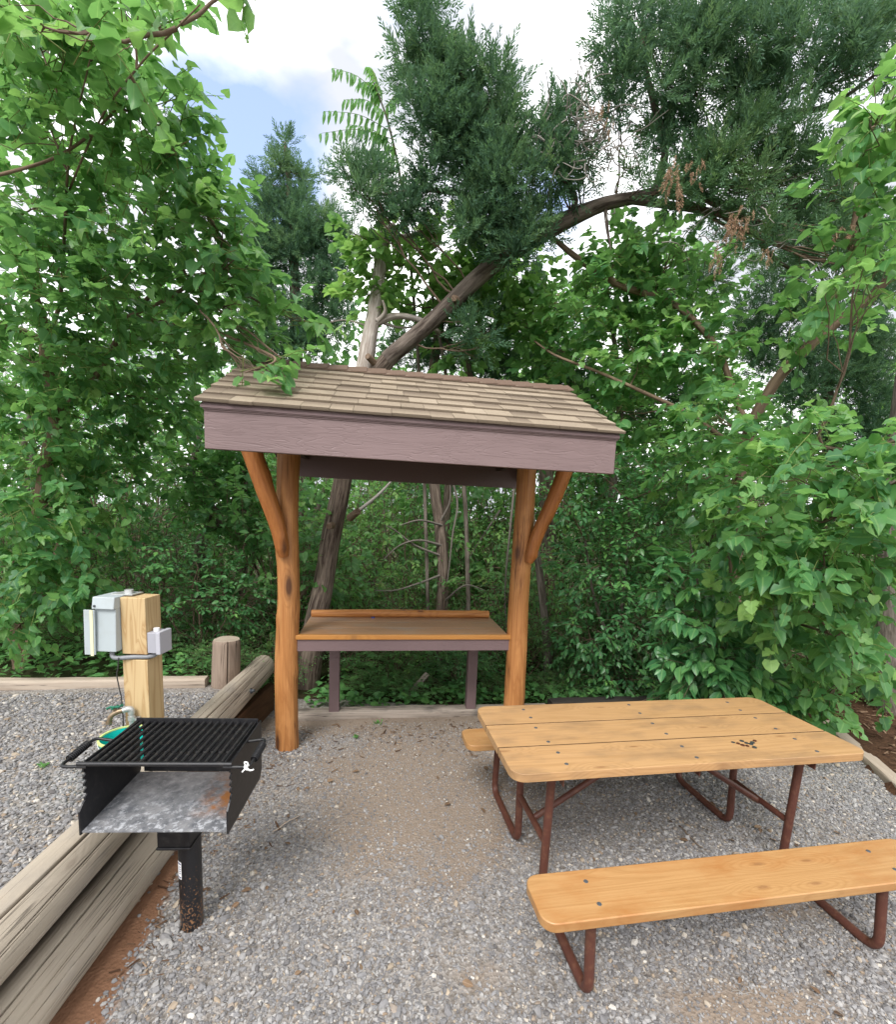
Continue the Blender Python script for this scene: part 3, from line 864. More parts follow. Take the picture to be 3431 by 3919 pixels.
def timber(name, label, a, b, w, h, z0, mat, group=None, r=.02):
    a = np.asarray(a, float); b = np.asarray(b, float); d = b - a; L = float(np.linalg.norm(d))
    n = max(6, int(L / .12)); k = 16
    # rounded rectangular section with slight wear along its length
    sec = []
    for cx, cy, a0 in ((w / 2 - r, h - r, 0), (-w / 2 + r, h - r, 90), (-w / 2 + r, r, 180), (w / 2 - r, r, 270)):
        for q in range(4): sec.append((cx + r * math.cos(math.radians(a0 + q * 30)), cy + r * math.sin(math.radians(a0 + q * 30))))
    sec = np.array(sec)
    V = []
    for i in range(n):
        x = L * i / (n - 1)
        jit = rng.normal(0, .002, sec.shape)
        V.append(np.stack([np.full(k, x), sec[:, 0] + jit[:, 0], sec[:, 1] + jit[:, 1] + .004 * math.sin(x * 3 + a[0])], -1))
    V = np.concatenate(V)
    i = np.arange(n - 1)[:, None] * k; j = np.arange(k)[None]; kk = (j + 1) % k
    q = np.stack([i + j, i + kk, i + k + kk, i + k + j], -1).reshape(-1, 4)
    caps = np.array([list(range(k - 1, -1, -1)), list(range((n - 1) * k, n * k))])
    o = mesh_obj(name, V, [q, caps], mat, smooth=True, sharp=35)
    o.location = (a[0], a[1], z0); o.rotation_euler = (0, 0, math.atan2(d[1], d[0]))
    return props(o, label, 'timber', group)


gt = 'landscape timbers edging the gravel'
timber('border_timber', 'pale timber along the far edge of the raised gravel terrace', (-7, 3.02), (-1.95, 3.70), .10, .10, TZ - .03, M['pale_timber'], gt)
timber('border_timber', 'grey stained timber under the two counter legs', (-1.35, 3.985), (.98, 4.33), .13, .09, -.02, M['grey_timber'], gt)
timber('border_timber', 'blackened timber behind the picnic table, below the bushes', (1.02, 4.36), (2.55, 4.66), .13, .12, -.02, M['black_timber'], gt)
timber('border_timber', 'tan timber between the gravel and the brown mulch bed', (3.62, 4.25), (3.02, 2.2), .11, .085, -.02, M['pale_timber'], gt)

# ================================================================== SHELTER
SX, SY, SB = -.319, 3.615, .150
PD, WF, OV, ZB, ZT, ZR = 1.805, 2.26, .975, 2.135, 2.372, 2.855
TILT = .0075
sh = thing('picnic_shelter', 'small shingled shelter on two peeled log posts with a built-in serving counter', 'shelter', (SX, SY, 0), SB)


def log_pole(P, r, name, mat, parent, seg=40, n=60, knots=9, wob=.035, ovals=None):
    """a peeled pole with swellings and knots, local coordinates"""
    P = smooth_path(P, n)
    r = np.interp(np.linspace(0, 1, n), np.linspace(0, 1, len(r)), r)
    T, N, B = frames_along(P)
    a = np.linspace(0, 2 * PI, seg, endpoint=False)
    ss = np.linspace(0, 1, n)[:, None]
    ph = rng.uniform(0, 6.28, 8)
    R = r[:, None] * np.ones((1, seg))
    Ln = np.linalg.norm(P[-1] - P[0])
    for k in range(1, 5):
        R *= 1 + wob / k * np.sin(k * a[None] + ph[k] + ss * Ln * 1.3 * k) * np.cos(ss * Ln * 2.1 * k + ph[k - 1])
    R += .0016 * np.sin(13 * a[None] + 2 * np.sin(ss * Ln * 2 + ph[5]))
    for k in range(knots):
        s0, a0 = rng.uniform(.04, .97), rng.uniform(0, 6.28)
        da = (a[None] - a0 + PI) % (2 * PI) - PI
        R += rng.uniform(.003, .009) * np.exp(-((ss - s0) * Ln / .045) ** 2 - (da / .45) ** 2)
    V = P[:, None] + R[..., None] * (np.cos(a)[None, :, None] * N[:, None] + np.sin(a)[None, :, None] * B[:, None])
    V = V.reshape(-1, 3)
    i = np.arange(n - 1)[:, None] * seg; j = np.arange(seg)[None]; k = (j + 1) % seg
    q = np.stack([i + j, i + k, i + seg + k, i + seg + j], -1).reshape(-1, 4)
    # rounded ends
    e0 = P[0] - T[0] * r[0] * .15; e1 = P[-1] + T[-1] * r[-1] * .15
    V = np.concatenate([V, [e0, e1]]); c0 = n * seg; jj = np.arange(seg); kk = (jj + 1) % seg
    tr = np.concatenate([np.stack([np.full(seg, c0), kk, jj], -1), np.stack([np.full(seg, c0 + 1), (n - 1) * seg + jj, (n - 1) * seg + kk], -1)])
    return mesh_obj(name, V, [q, tr], mat, parent, smooth=True, sharp=60)


hp = PD / 2
log_pole([(-hp - .0, 0, -.06), (-hp - .01, .004, .6), (-hp + .008, 0, 1.2), (-hp + .0, .0, 1.8), (-hp + .02, 0, 2.42)], [.086, .084, .080, .077, .083], 'post', M['peeled'], sh, knots=14, n=90)
log_pole([(hp + .0, 0, -.06), (hp + .006, .0, .6), (hp - .006, 0, 1.2), (hp + .0, .0, 1.8), (hp - .0, 0, 2.42)], [.086, .083, .079, .076, .074], 'post', M['peeled'], sh, knots=12, n=90)
# braces: scarfed on to the front of each post, leaning out to the fascia side
o = log_pole([(-hp - .005, -.098, 1.50), (-hp - .045, -.115, 1.72), (-hp - .13, -.15, 2.0), (-hp - .255, -.185, 2.40)], [.030, .047, .050, .053, .056, .058, .060, .062, .063, .064, .065, .066], 'brace', M['peeled_brace'], sh, knots=5, wob=.03)
o = log_pole([(hp + .03, -.09, 1.50), (hp + .085, -.10, 1.72), (hp + .185, -.14, 2.0), (hp + .30, -.185, 2.40)], [.028, .043, .046, .048, .05, .052, .054, .055, .056, .057, .058, .058], 'brace', M['peeled_brace'], sh, knots=4, wob=.03)


def zt(u, z): return z - TILT * u
def tilt_box(g, u0, u1, v0, v1, z0, z1):
    V = np.array([(u, v, zt(u, z)) for u in (u0, u1) for v in (v0, v1) for z in (z0, z1)])
    return g.add(V, [[(0, 1, 3, 2), (4, 6, 7, 5), (0, 4, 5, 1), (2, 3, 7, 6), (0, 2, 6, 4), (1, 5, 7, 3)]])


hw = WF / 2
o = tilt_box(G(), -hw, hw, -OV, -OV + .035, ZB, ZT - .006).build('fascia_board', M['mauve'], sh, bevel=.003)
o = tilt_box(tilt_box(G(), -hw - .004, hw + .012, -OV - .010, -OV - .0005, ZT - .04, ZT - .004), -hw, hw + .008, -OV - .005, -OV - .0003, ZT - .047, ZT - .0405)  .build('fascia_trim', M['mauve'], sh, bevel=.002)
tilt_box(G(), -hw, hw, OV - .035, OV, ZB, ZT - .006).build('fascia_board', M['mauve_plain'], sh, bevel=.003)
# gable ends: rake boards and siding, butted between the two fascias
sl = (ZR - ZT) / OV
for sgn in (-1, 1):
    g = G()
    u0, u1 = (-hw + .003, -hw + .028) if sgn < 0 else (hw - .028, hw - .003)
    pts = [(-OV + .036, ZT - .17), (-OV + .036, ZT - .02), (0, ZR - .03), (OV - .036, ZT - .02), (OV - .036, ZT - .17), (0, ZT + .12)]
    g.prism(pts[:3] + [pts[5]], u0, u1, 'x'); g.prism([pts[2], pts[3], pts[4], pts[5]], u0, u1, 'x')
    V = np.concatenate(g.V); V[:, 2] -= TILT * V[:, 0]; g.V = [V]
    g.build('rake_board', M['mauve_plain'], sh)
# ceiling under the roof, header beams on the posts
g = G()
for s1, s2 in ((-1, 0), (0, 1)):
    v0, v1 = s1 * (OV - .04), s2 * (OV - .04)
    P = [(u, v, zt(u, ZR - .05 - abs(v) * sl - .02 + dz)) for u in (-hw + .03, hw - .03) for v in (v0, v1) for dz in (0, .018)]
    g.add(P, [[(0, 1, 3, 2), (4, 6, 7, 5), (0, 4, 5, 1), (2, 3, 7, 6), (0, 2, 6, 4), (1, 5, 7, 3)]])
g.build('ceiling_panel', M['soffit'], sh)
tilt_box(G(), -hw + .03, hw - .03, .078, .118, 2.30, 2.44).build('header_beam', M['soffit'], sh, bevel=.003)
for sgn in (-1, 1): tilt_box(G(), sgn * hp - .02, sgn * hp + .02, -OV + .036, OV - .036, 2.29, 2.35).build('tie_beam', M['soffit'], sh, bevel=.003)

# shingles: eight courses a side, each of random laminated tabs
def shingle_slope(sign):
    V = []; Fq = []; tint = []
    slope_len = math.hypot(OV + .03, (OV + .03) * sl)
    ncrs = 8; ex = (slope_len) / ncrs
    ca, sa = 1 / math.hypot(1, sl), sl / math.hypot(1, sl)
    for c in range(ncrs):
        u = -hw - .035; first = True
        while u < hw + .035:
            w = rng.uniform(.11, .24)
            if first: w *= rng.uniform(.4, 1); first = False
            u2 = min(u + w, hw + .035)
            thick = .003 if rng.uniform() < .5 else .0065
            d0 = c * ex + rng.normal(0, .0015)                    # distance up the slope from the eave
            d1 = d0 + ex * 1.12
            tt = np.clip(rng.normal(.66, .09), .05, .86)
            p = []
            for dd, lift in ((d0, .013), (d1, .004)):
                v = -(OV + .03) + dd * ca; z = ZT - .03 * sl + .004 + dd * sa
                for uu in (u + .001, u2 - .001):
                    for h in (0., thick if dd == d0 else .001):
                        hh = lift + h - (.011 if h == 0 else 0)
                        p.append((uu, (v - hh * sa) * (-sign), zt(uu, z + hh * ca)))
            n0 = len(V); V += p
            # p: 0 lowL-bot,1 lowL-top,2 lowR-bot,3 lowR-top,4 hiL-bot,5 hiL-top,6 hiR-bot,7 hiR-top
            fs = [(1, 3, 7, 5), (0, 2, 3, 1), (0, 1, 5, 4), (2, 6, 7, 3)]
            if sign > 0: fs = [f[::-1] for f in fs]
            Fq += [tuple(n0 + i for i in f) for f in fs]
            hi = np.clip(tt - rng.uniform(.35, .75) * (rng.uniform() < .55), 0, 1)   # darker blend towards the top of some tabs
            tint += [.25, tt, .25, tt] + [hi] * 4  # lower front edge darkened: the course shadow line put into the tint
            u = u2
    return np.array(V), np.array(Fq), np.array(tint)
Va, Fa, Ta = shingle_slope(-1)
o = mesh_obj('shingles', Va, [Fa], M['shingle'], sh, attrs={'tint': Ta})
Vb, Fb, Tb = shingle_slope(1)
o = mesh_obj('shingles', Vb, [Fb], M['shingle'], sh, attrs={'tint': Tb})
# deck under the shingles
g = G()
for s1 in (-1, 1):
    P = [(u, v, zt(u, ZR - abs(v) * sl - .012 + dz)) for u in (-hw - .012, hw + .012) for v in ((-(OV + .015), -.001) if s1 < 0 else (.001, OV + .015)) for dz in (-.014, 0)]
    g.add(P, [[(0, 1, 3, 2), (4, 6, 7, 5), (0, 4, 5, 1), (2, 3, 7, 6), (0, 2, 6, 4), (1, 5, 7, 3)]])
g.build('roof_deck', M['mauve_plain'], sh)
# ridge caps
g = G(); u = -hw - .04; k = 0
while u < hw + .03:
    u2 = min(u + .135, hw + .04); w = .135
    for s1 in (-1, 1):
        P = []
        for uu, lf in ((u, .010), (u2 + .02, .020)):
            P += [(uu, 0, zt(uu, ZR + lf + .012)), (uu, s1 * w, zt(uu, ZR + lf + .012 - w * sl)), (uu, 0, zt(uu, ZR + lf + .005)), (uu, s1 * w, zt(uu, ZR + lf + .005 - w * sl))]
        g.add(P, [[(0, 1, 5, 4), (2, 6, 7, 3), (1, 3, 7, 5), (0, 2, 3, 1), (4, 5, 7, 6)]])
    u = u2
g.build('ridge_cap', M['ridge'], sh)

# counter
CZ, CF, CD = .902, .031, .657
for k in range(3):
    w = (CD - .03) / 3
    v0 = -CF + .03 + k * w
    G().box((-.82, v0 + .002, CZ - .03), (.82, v0 + w - .002, CZ)).build('counter_plank', M['counter'], sh, bevel=.003)
g = G().box((-.848, -CF - .012, CZ - .034), (.842, -CF + .0295, CZ + .001)); g.build('counter_edge', M['edge_strip'], sh, bevel=.004)
G().box((-.828, -CF + .004, CZ - .128), (.832, -CF + .038, CZ - .036)).build('counter_apron', M['mauve_plain'], sh, bevel=.003)
G().box((-.81, CD - .09, CZ - .122), (.81, CD - .055, CZ - .032)).build('counter_apron', M['mauve_plain'], sh, bevel=.003)
for uu, z0 in ((-.597, .062), (.645, .062)):
    G().box((uu - .044, CD - .185, z0), (uu + .044, CD - .097, CZ - .032)).build('counter_leg', M['mauve_plain'], sh, bevel=.004)
rail = log_pole([(-.81, CD - .055, CZ + .026), (-.3, CD - .055, CZ + .032), (.3, CD - .055, CZ + .03), (.80, CD - .055, CZ + .03)], [.033, .036, .035, .034], 'back_rail', M['peeled_rail'], sh, knots=6)
# small blue cap left on the counter
p = on(780, 1229, CZ)
o = G().tube([(0, 0, 0), (0, 0, .008)], [.016, .0145], 20).build('bottle_cap', M['blue_cap'], smooth=True, sharp=30)
_cs = np.array([math.cos(SB), math.sin(SB)]); _ns = np.array([-math.sin(SB), math.cos(SB)])
q_ = np.array([SX, SY]) + _cs * -.27 + _ns * .555
o.location = (q_[0], q_[1], CZ + .001); props(o, 'small dark blue bottle cap on the serving counter by its back rail', 'bottle cap')

# ================================================================== PICNIC TABLE
TX, TY, TA = 1.155, 2.409, .179
tb = thing('picnic_table', 'golden pine picnic table with attached benches on brown bent-pipe legs', 'picnic table', (TX, TY, 0), TA)


def board(x0, x1, y0, y1, corners, r=.065, k=7):
    """outline with chosen corners rounded; corners: set of 'lf','rf','lb','rb'"""
    out = []
    for name, cx, cy, a0 in (('lf', x0, y0, 180), ('rf', x1, y0, 270), ('rb', x1, y1, 0), ('lb', x0, y1, 90)):
        if name in corners:
            ccx = cx + r * (1 if 'l' in name else -1); ccy = cy + r * (1 if 'f' in name else -1)
            for q in range(k):
                a = math.radians(a0 + 90 * q / (k - 1)); out.append((ccx + r * math.cos(a), ccy + r * math.sin(a)))
        else: out.append((cx, cy))
    return out


HL = .925
for v0, v1, cs in ((-.359, -.1225, {'lf', 'rf'}), (-.1165, .1165, set()), (.1225, .359, {'lb', 'rb'})):
    o = G().prism(board(-HL + rng.normal(0, .002), HL + rng.normal(0, .003), v0, v1, cs), .722, .760).build('tabletop_plank', [M['pine'], M['grime_shade_edge']], tb, bevel=.0015, smooth=True, sharp=40)
    for f_ in o.data.polygons:                               # faces inside the seams: dirt and the gap's shade in one dark colour
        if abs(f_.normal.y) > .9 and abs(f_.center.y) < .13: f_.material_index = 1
for s_ in (-1, 1):
    y0 = s_ * .644
    G().prism(board(-HL + .005, HL - .005, y0 - .1175, y0 + .1175, {'lf', 'rf', 'lb', 'rb'}, .055), .393, .431).build('bench_seat', M['pine_bench'], tb, bevel=.004, smooth=True, sharp=40)
bolt = G().tube([(0, 0, 0), (0, 0, .0016)], [.0095, .0085], 14)
bolt_proto = None
def put_bolt(x, y, z):
    global bolt_proto
    if bolt_proto is None:
        o = bolt.build('bolt', M['bolt'], tb, smooth=True, sharp=30); bolt_proto = o
    else:
        o = bolt_proto.copy(); C.objects.link(o); o.parent = tb
    o.location = (x, y, z)
for u in (-.655, 0., .66):
    for v in (-.30, -.19, -.065, .065, .18, .30): put_bolt(u + rng.normal(0, .006), v + rng.normal(0, .008), .7602)
for s_ in (-1, 1):
    for u in (-.68, .68):
        for dv in (-.055, .055): put_bolt(u, s_ * .644 + dv, .4312)
PR = .0205
LU = .685
for su in (-1, 1):
    for sv in (-1, 1):
        path = fillet([(su * (LU - .0), sv * .655, .392), (su * LU, sv * .685, PR + .004), (su * LU, sv * .185, PR + .004), (su * LU, sv * .215, .72)], .075, 8)
        G().tube(path, PR, 16).build('leg_frame', M['pipe'], tb, smooth=True, sharp=50)
    # crossbar and diagonal brace
    G().tube([(su * LU, -.20, .30), (su * LU, .20, .30)], .0165, 12).build('crossbar', M['pipe'], tb, smooth=True, sharp=50)
    G().tube(fillet([(su * (LU - .004), 0, .292), (su * .04, 0, .69), (su * .012, 0, .70)], .03, 5), .0165, 12).build('brace', M['pipe'], tb, smooth=True, sharp=50)
    g = G().prism([(-.004, .7215), (-.004, .676), (0., .676), (.0, .717), (.04, .717), (.04, .7215)], -.335, .335, 'y')
    o = g.build('cleat', M['pipe'], tb); o.location = (su * .66 - .02, 0, 0)
    for sv in (-1, 1):
        G().box((su * LU - .03, sv * .655 - .09, .388), (su * LU + .03, sv * .655 + .09, .3925)).build('seat_bracket', M['pipe'], tb)
g = G().prism([(-.004, .7215), (-.004, .682), (0., .682), (.0, .717), (.04, .717), (.04, .7215)], -.335, .335, 'y')
g.build('cleat', M['pipe'], tb)

# coins
cz = .7605
coin_px = [(640, 365, 'n', .0105), (755, 390, 'c', .011), (840, 335, 'n', .0125), (860, 432, 'c', .0125), (945, 385, 'n', .011), (968, 452, 'c', .010), (1050, 410, 'n', .012), (1082, 375, 'n', .0125), (1135, 335, 'c', .0105), (1130, 487, 'n', .0125)]
coin_lab = {0: 'grey coin lying apart at the outer left tip of the coin scatter', 1: 'copper coin between the outer grey coin and the middle of the scatter', 2: 'large grey coin nearest the middle plank gap, above the copper coins',
            3: 'large copper coin in the middle of the coin scatter', 4: 'grey coin partly hidden among the copper coins of the scatter', 5: 'small copper coin at the lower edge of the scatter', 6: 'grey green coin just below the dark coin of the scatter',
            7: 'dark grey coin just below the copper coin at the upper right of the scatter', 8: 'copper coin at the upper right tip of the scatter', 9: 'grey coin lying alone at the lower right of the scatter'}
for i, (X_, Y_, kd, r) in enumerate(coin_px):
    p = on((2700 + X_ / 5.973) / 1.9146, (2780 + Y_ / 5.973) / 1.9146, cz)
    o = G().tube([(0, 0, 0), (0, 0, .0009), (0, 0, .0018)], [r * .83, r * .86, r * .83], 28).build('coin', M['copper' if kd == 'c' else 'nickel'], smooth=True, sharp=30)
    o.location = (p[0], p[1], cz + .0004 + .0003 * i); props(o, coin_lab[i], 'coin', 'coins scattered on the picnic table')

# ================================================================== GRILL
GA = .07
gr = thing('charcoal_grill', 'black pedestal park grill with ash in its firebox, in front of the log wall', 'grill', (-1.068, 1.815, 0), GA)
GZ = .905                                     # grate height
w2, fd, bd = .262, -.185, .155                # half width, front and back (local y)
BH = .254


def arc_pts(c0, c1, n=6, bulge=1):
    """small round notch between two points on the front edge"""
    (y0, z0), (y1, z1) = c0, c1
    cy, cz_ = (y0 + y1) / 2, (z0 + z1) / 2; r = math.hypot(y1 - y0, z1 - z0) / 2
    a0 = math.atan2(z0 - cz_, y0 - cy)
    return [(cy + r * bulge * math.cos(a0 - PI * q / (n)), cz_ + r * math.sin(a0 - PI * q / (n))) for q in range(n + 1)]


def side_plate():
    z = GZ - .012
    P = [(bd + .012, z + .018), (bd + .012, GZ - BH + .03), (bd - .01, GZ - BH + .0)]
    P += [(fd - .028, GZ - BH - .012), (fd - .028, GZ - .175), (fd - .008, GZ - .155)]
    f = fd + .004
    zz = GZ - .148
    for k in range(4):
        P += [(f, zz), (f, zz + .010)]
        P += [(f + .013 * math.sin(PI * q / 5) + 0., zz + .010 + .017 * q / 5) for q in range(1, 5)]
        zz += .027
        P += [(f, zz)]
    P += [(f, z - .028), (f, z + .004)]
    out = []
    for p in P:
        if not out or math.hypot(p[0] - out[-1][0], p[1] - out[-1][1]) > .001: out.append(p)
    return out


pl = side_plate()[::-1]
for s_ in (-1, 1):
    G().prism(pl, s_ * w2 - .003, s_ * w2 + .003, 'x').build('side_plate', M['black_steel'], gr)
# firebox floor (rises a little to the back), back plate with the gap at its left corner
g = G(); P = [(u, v, z + dz) for u in (-w2 + .0035, w2 - .0035) for v, z in ((fd - .024, GZ - BH), (bd - .0, GZ - BH + .022)) for dz in (-.005, 0)]
g.add(P, [[(0, 1, 3, 2), (4, 6, 7, 5), (0, 4, 5, 1), (2, 3, 7, 6), (0, 2, 6, 4), (1, 5, 7, 3)]])
g.build('firebox_floor', M['ash'], gr)
G().box((-w2 + .022, bd + .001, GZ - BH + .024), (w2 - .0035, bd + .006, GZ - .012)).build('back_plate', M['black_steel'], gr)
# grate: frame, seventeen bars, two cross rods, raised back lip
gg = G()
nb = 17
for k in range(nb):
    u = -w2 + .028 + (2 * w2 - .056) * k / (nb - 1)
    gg.tube([(u, fd + .004, GZ), (u, bd - .012, GZ + .004)], .0066, 10)
for v in (fd + .10, bd - .07): gg.tube([(-w2 - .0, v, GZ - .012), (w2 + .0, v, GZ - .012)], .0055, 8)
gg.build('grate_bars', M['grate'], gr, smooth=True, sharp=50)
fr = G().box((-w2 + .004, bd - .010, GZ - .008), (w2 - .004, bd - .005, GZ + .022)).box((-w2 + .004, bd - .0049, GZ - .008), (w2 - .004, bd + .0008, GZ - .002))
for s_ in (-1, 1): fr.box((s_ * (w2 - .0125) - .0025, fd - .002, GZ - .010), (s_ * (w2 - .0125) + .0025, bd - .0105, GZ + .010))
fr.build('grate_frame', M['black_steel'], gr, bevel=.001)
G().tube([(-w2 - .012, fd - .004, GZ - .002), (w2 + .012, fd - .004, GZ - .002)], .0085, 12).build('front_bar', M['black_steel'], gr, smooth=True, sharp=50)
for s_ in (-1, 1):
    ex = .075
    pth = fillet([(s_ * (w2 - .02), fd - .004, GZ - .013), (s_ * (w2 + ex), fd - .004, GZ - .013), (s_ * (w2 + ex), fd + .19, GZ - .0), (s_ * (w2 - .0), fd + .19, GZ - .012)], .025, 6)
    h = G().tube(pth, .0062, 12).build('handle', M['black_steel'], gr, smooth=True, sharp=50)
    tt = np.linspace(0, 1, 240)
    cx_, z0_ = s_ * (w2 + ex), GZ - .0105
    hel = np.stack([cx_ + .0125 * np.cos(tt * 2 * PI * 12), fd + .045 + .105 * tt, z0_ + .009 * tt + .0125 * np.sin(tt * 2 * PI * 12)], -1)
    G().tube(hel, .0026, 6).build('coil_grip', M['spring'], h, smooth=True)
# pedestal: bracket under the box, round post
G().box((-.092, -.035, GZ - BH - .20), (.038, .105, GZ - BH - .006)).box((-.096, -.039, GZ - BH - .212), (.042, .109, GZ - BH - .2002)).build('swivel_bracket', M['black_steel'], gr, bevel=.004)
pp = G().tube([(-.006, .055, -.05), (-.006, .055, GZ - BH - .004)], .0455, 32).build('pedestal_post', M['rusty_post'], gr, smooth=True, sharp=40)
# sticker with tiny blue bars and lines of print, bent round the post
def patch(a0, a1, z0, z1, r, n=10):
    V = []; 
    for z in (z0, z1):
        for k in range(n): a = a0 + (a1 - a0) * k / (n - 1); V.append((-.006 + r * math.cos(a), .055 + r * math.sin(a), z))
    return np.array(V), [np.array([(k, k + 1, n + k + 1, n + k) for k in range(n - 1)])]
a0, a1 = math.radians(214), math.radians(249)
g = G(); g.add(*patch(a0, a1, .265, .345, .0461)); st = g.build('sticker', M['white'], gr, smooth=True)
g = G(); g.add(*patch(a0 + .05, a1 - .05, .333, .339, .0464)); g.add(*patch(a0 + .05, a1 - .05, .270, .276, .0464))
for k in range(4): g.add(*patch(a0 + .30, a1 - .08, .290 + k * .010, .2935 + k * .010, .0464))
g.build('sticker_print', plain('label_blue', (.03, .04, .16), .5), st, smooth=True)
# white string knotted on the grill handle
cg, sg = math.cos(GA), math.sin(GA)
def gw(x, y, z): return (-1.068 + x * cg - y * sg, 1.815 + x * sg + y * cg, z)
kc = np.array(gw(w2 + .066, fd - .008, GZ - .012))
g = G()
th = np.linspace(0, 2 * PI, 40)
g.tube(kc + np.stack([.006 * np.sin(2 * th), .011 * np.cos(th), .011 * np.sin(th)], -1), .005, 8)
g.tube(smooth_path([kc, kc + (.012, -.008, .018), kc + (.008, -.012, .034), kc + (-.006, -.010, .032), kc + (0, -.004, .006)], 20), .004, 6)
g.tube(smooth_path([kc, kc + (.018, -.008, -.010), kc + (.034, -.008, -.008), kc + (.040, -.006, -.004)], 14), [.004] * 13 + [.002], 6)
g.tube(smooth_path([kc, kc + (-.012, -.010, -.012), kc + (-.018, -.010, -.020)], 10), .004, 6)
o = g.build('knotted_string', plain('white_string', (.85, .85, .84), .8, .1), smooth=True)
o.data.transform(Matrix.Translation(kc) @ Matrix.Scale(.72, 4) @ Matrix.Translation(-Vector(kc)))
props(o, 'short white string knotted round the right handle of the grill', 'string')

# ================================================================== UTILITY POST
ux0, ux1, uy0, uy1, uzt = -1.838, -1.697, 2.58, 2.72, 1.322
up = thing('utility_post', 'square new timber utility post with grey electric boxes and a water tap', 'utility post', ((ux0 + ux1) / 2, (uy0 + uy1) / 2, TZ - .05))
hx, hy = (ux1 - ux0) / 2, (uy1 - uy0) / 2
zb0 = TZ - .05
def Zl(z): return z - zb0
G().box((-hx, -hy, 0), (hx, hy, Zl(.965))).build('lower_post', M['new_post'], up, bevel=.004)
G().box((-hx, -hy, Zl(.997)), (hx, hy, Zl(uzt))).build('upper_post', M['new_post'], up, bevel=.004)
G().box((-hx + .02, -hy + .022, Zl(.965)), (hx - .02, hy - .0, Zl(.997))).build('notch', M['dark_board'], up)
# meter box on the left side, sloping cover standing proud of it
bx = -hx
mb = G().prism([(-hy - .045, Zl(1.02)), (-hy + .13, Zl(1.02)), (-hy + .13, Zl(1.315)), (-hy - .03, Zl(1.315))], bx - .118, bx - .002, 'x').build('meter_box', M['grey_box'], up, bevel=.004)
G().prism([(-hy - .052, Zl(1.262)), (-hy + .132, Zl(1.262)), (-hy + .132, Zl(1.328)), (-hy - .04, Zl(1.328))], bx - .122, bx + .0, 'x').build('box_hood', M['grey_box'], mb, bevel=.004)
G().prism([(-hy - .062, Zl(1.005)), (-hy - .054, Zl(1.005)), (-hy - .044, Zl(1.256)), (-hy - .054, Zl(1.256))], bx - .165, bx - .105, 'x').build('box_flap', M['grey_box'], mb, bevel=.002)
G().prism([(-hy - .066, Zl(1.0)), (-hy - .0625, Zl(1.0)), (-hy - .0545, Zl(1.256)), (-hy - .058, Zl(1.256))], bx - .128, bx - .112, 'x').build('gasket', M['cream'], mb)
G().tube([(bx - .105, -hy - .048, Zl(1.279)), (bx - .105, -hy - .056, Zl(1.279))], .006, 10).build('screw', M['bolt'], mb, smooth=True, sharp=30)
G().box((bx - .07, -hy + .03, Zl(1.3285)), (bx + .05, hy - .01, Zl(1.334))).build('top_plate', M['galv'], up, bevel=.001)
G().tube([(bx + .0, -hy + .08, Zl(1.334)), (bx + .0, -hy + .08, Zl(1.354))], [.024, .022], 18).build('hub', M['galv'], up, smooth=True, sharp=40)
# outlet box on the right side
ob = G().box((hx + .0005, -hy + .004, Zl(1.005)), (hx + .052, -hy + .104, Zl(1.125))).build('outlet_box', M['grey_plastic'], up, bevel=.004)
G().box((hx + .0525, -hy - .004, Zl(1.0)), (hx + .078, -hy + .110, Zl(1.13))).build('outlet_cover', M['pale_plastic'], ob, bevel=.004)
G().tube([(hx + .028, -hy + .05, Zl(1.125)), (hx + .028, -hy + .05, Zl(1.143))], .016, 16).build('plug_cap', M['white'], ob, smooth=True, sharp=40)
cd = smooth_path([(bx - .055, -hy - .0, Zl(1.02)), (bx - .045, -hy - .012, Zl(.985)), (bx - .01, -hy - .016, Zl(.978)), (0, -hy + .008, Zl(.980)), (hx - .01, -hy + .012, Zl(.982)), (hx + .02, -hy + .03, Zl(.986)), (hx + .035, -hy + .05, Zl(1.005))], 40)
G().tube(cd, .0125, 12).build('conduit', M['conduit'], up, smooth=True, sharp=50)
G().tube(smooth_path([(bx + .0, -hy - .030, Zl(.985)), (bx - .006, -hy - .03, Zl(.93)), (bx - .016, -hy - .028, Zl(.88)), (bx - .010, -hy - .022, Zl(.80)), (bx - .004, -hy - .014, Zl(.70)), (bx - .004, -hy - .012, Zl(.40))], 30), .0032, 8).build('ground_wire', M['black_cable'], up, smooth=True)
# water tap on the front face
fz = .665
riser = G().tube([(-.012, -hy - .03, Zl(.36)), (-.012, -hy - .03, Zl(fz + .005))], .0145, 14)
riser.tube([(-.012, -hy - .03, Zl(fz - .045)), (-.012, -hy - .03, Zl(fz - .02))], .019, 14)
riser.box((-.03, -hy - .034, Zl(fz - .05)), (.022, -hy - .001, Zl(fz - .034)))
riser.build('water_pipe', M['galv'], up, smooth=True, sharp=40)
el = G().tube(smooth_path([(-.012, -hy - .03, Zl(fz - .005)), (-.014, -hy - .032, Zl(fz + .018)), (-.03, -hy - .042, Zl(fz + .024)), (-.046, -hy - .05, Zl(fz + .020))], 16), .018, 14)
tap = el.build('water_tap', M['galv'], up, smooth=True, sharp=40)
G().tube(smooth_path([(-.044, -hy - .049, Zl(fz + .021)), (-.075, -hy - .064, Zl(fz + .012)), (-.098, -hy - .075, Zl(fz - .008)), (-.106, -hy - .079, Zl(fz - .038))], 20), np.linspace(.015, .0125, 20), 14).tube([(-.106, -hy - .079, Zl(fz - .034)), (-.107, -hy - .0795, Zl(fz - .048))], .0165, 14).build('spout', M['brass'], tap, smooth=True, sharp=50)
G().tube([(-.08, -hy - .066, Zl(fz + .012)), (-.079, -hy - .066, Zl(fz + .04))], .009, 10).build('valve_stem', M['brass'], tap, smooth=True, sharp=40)
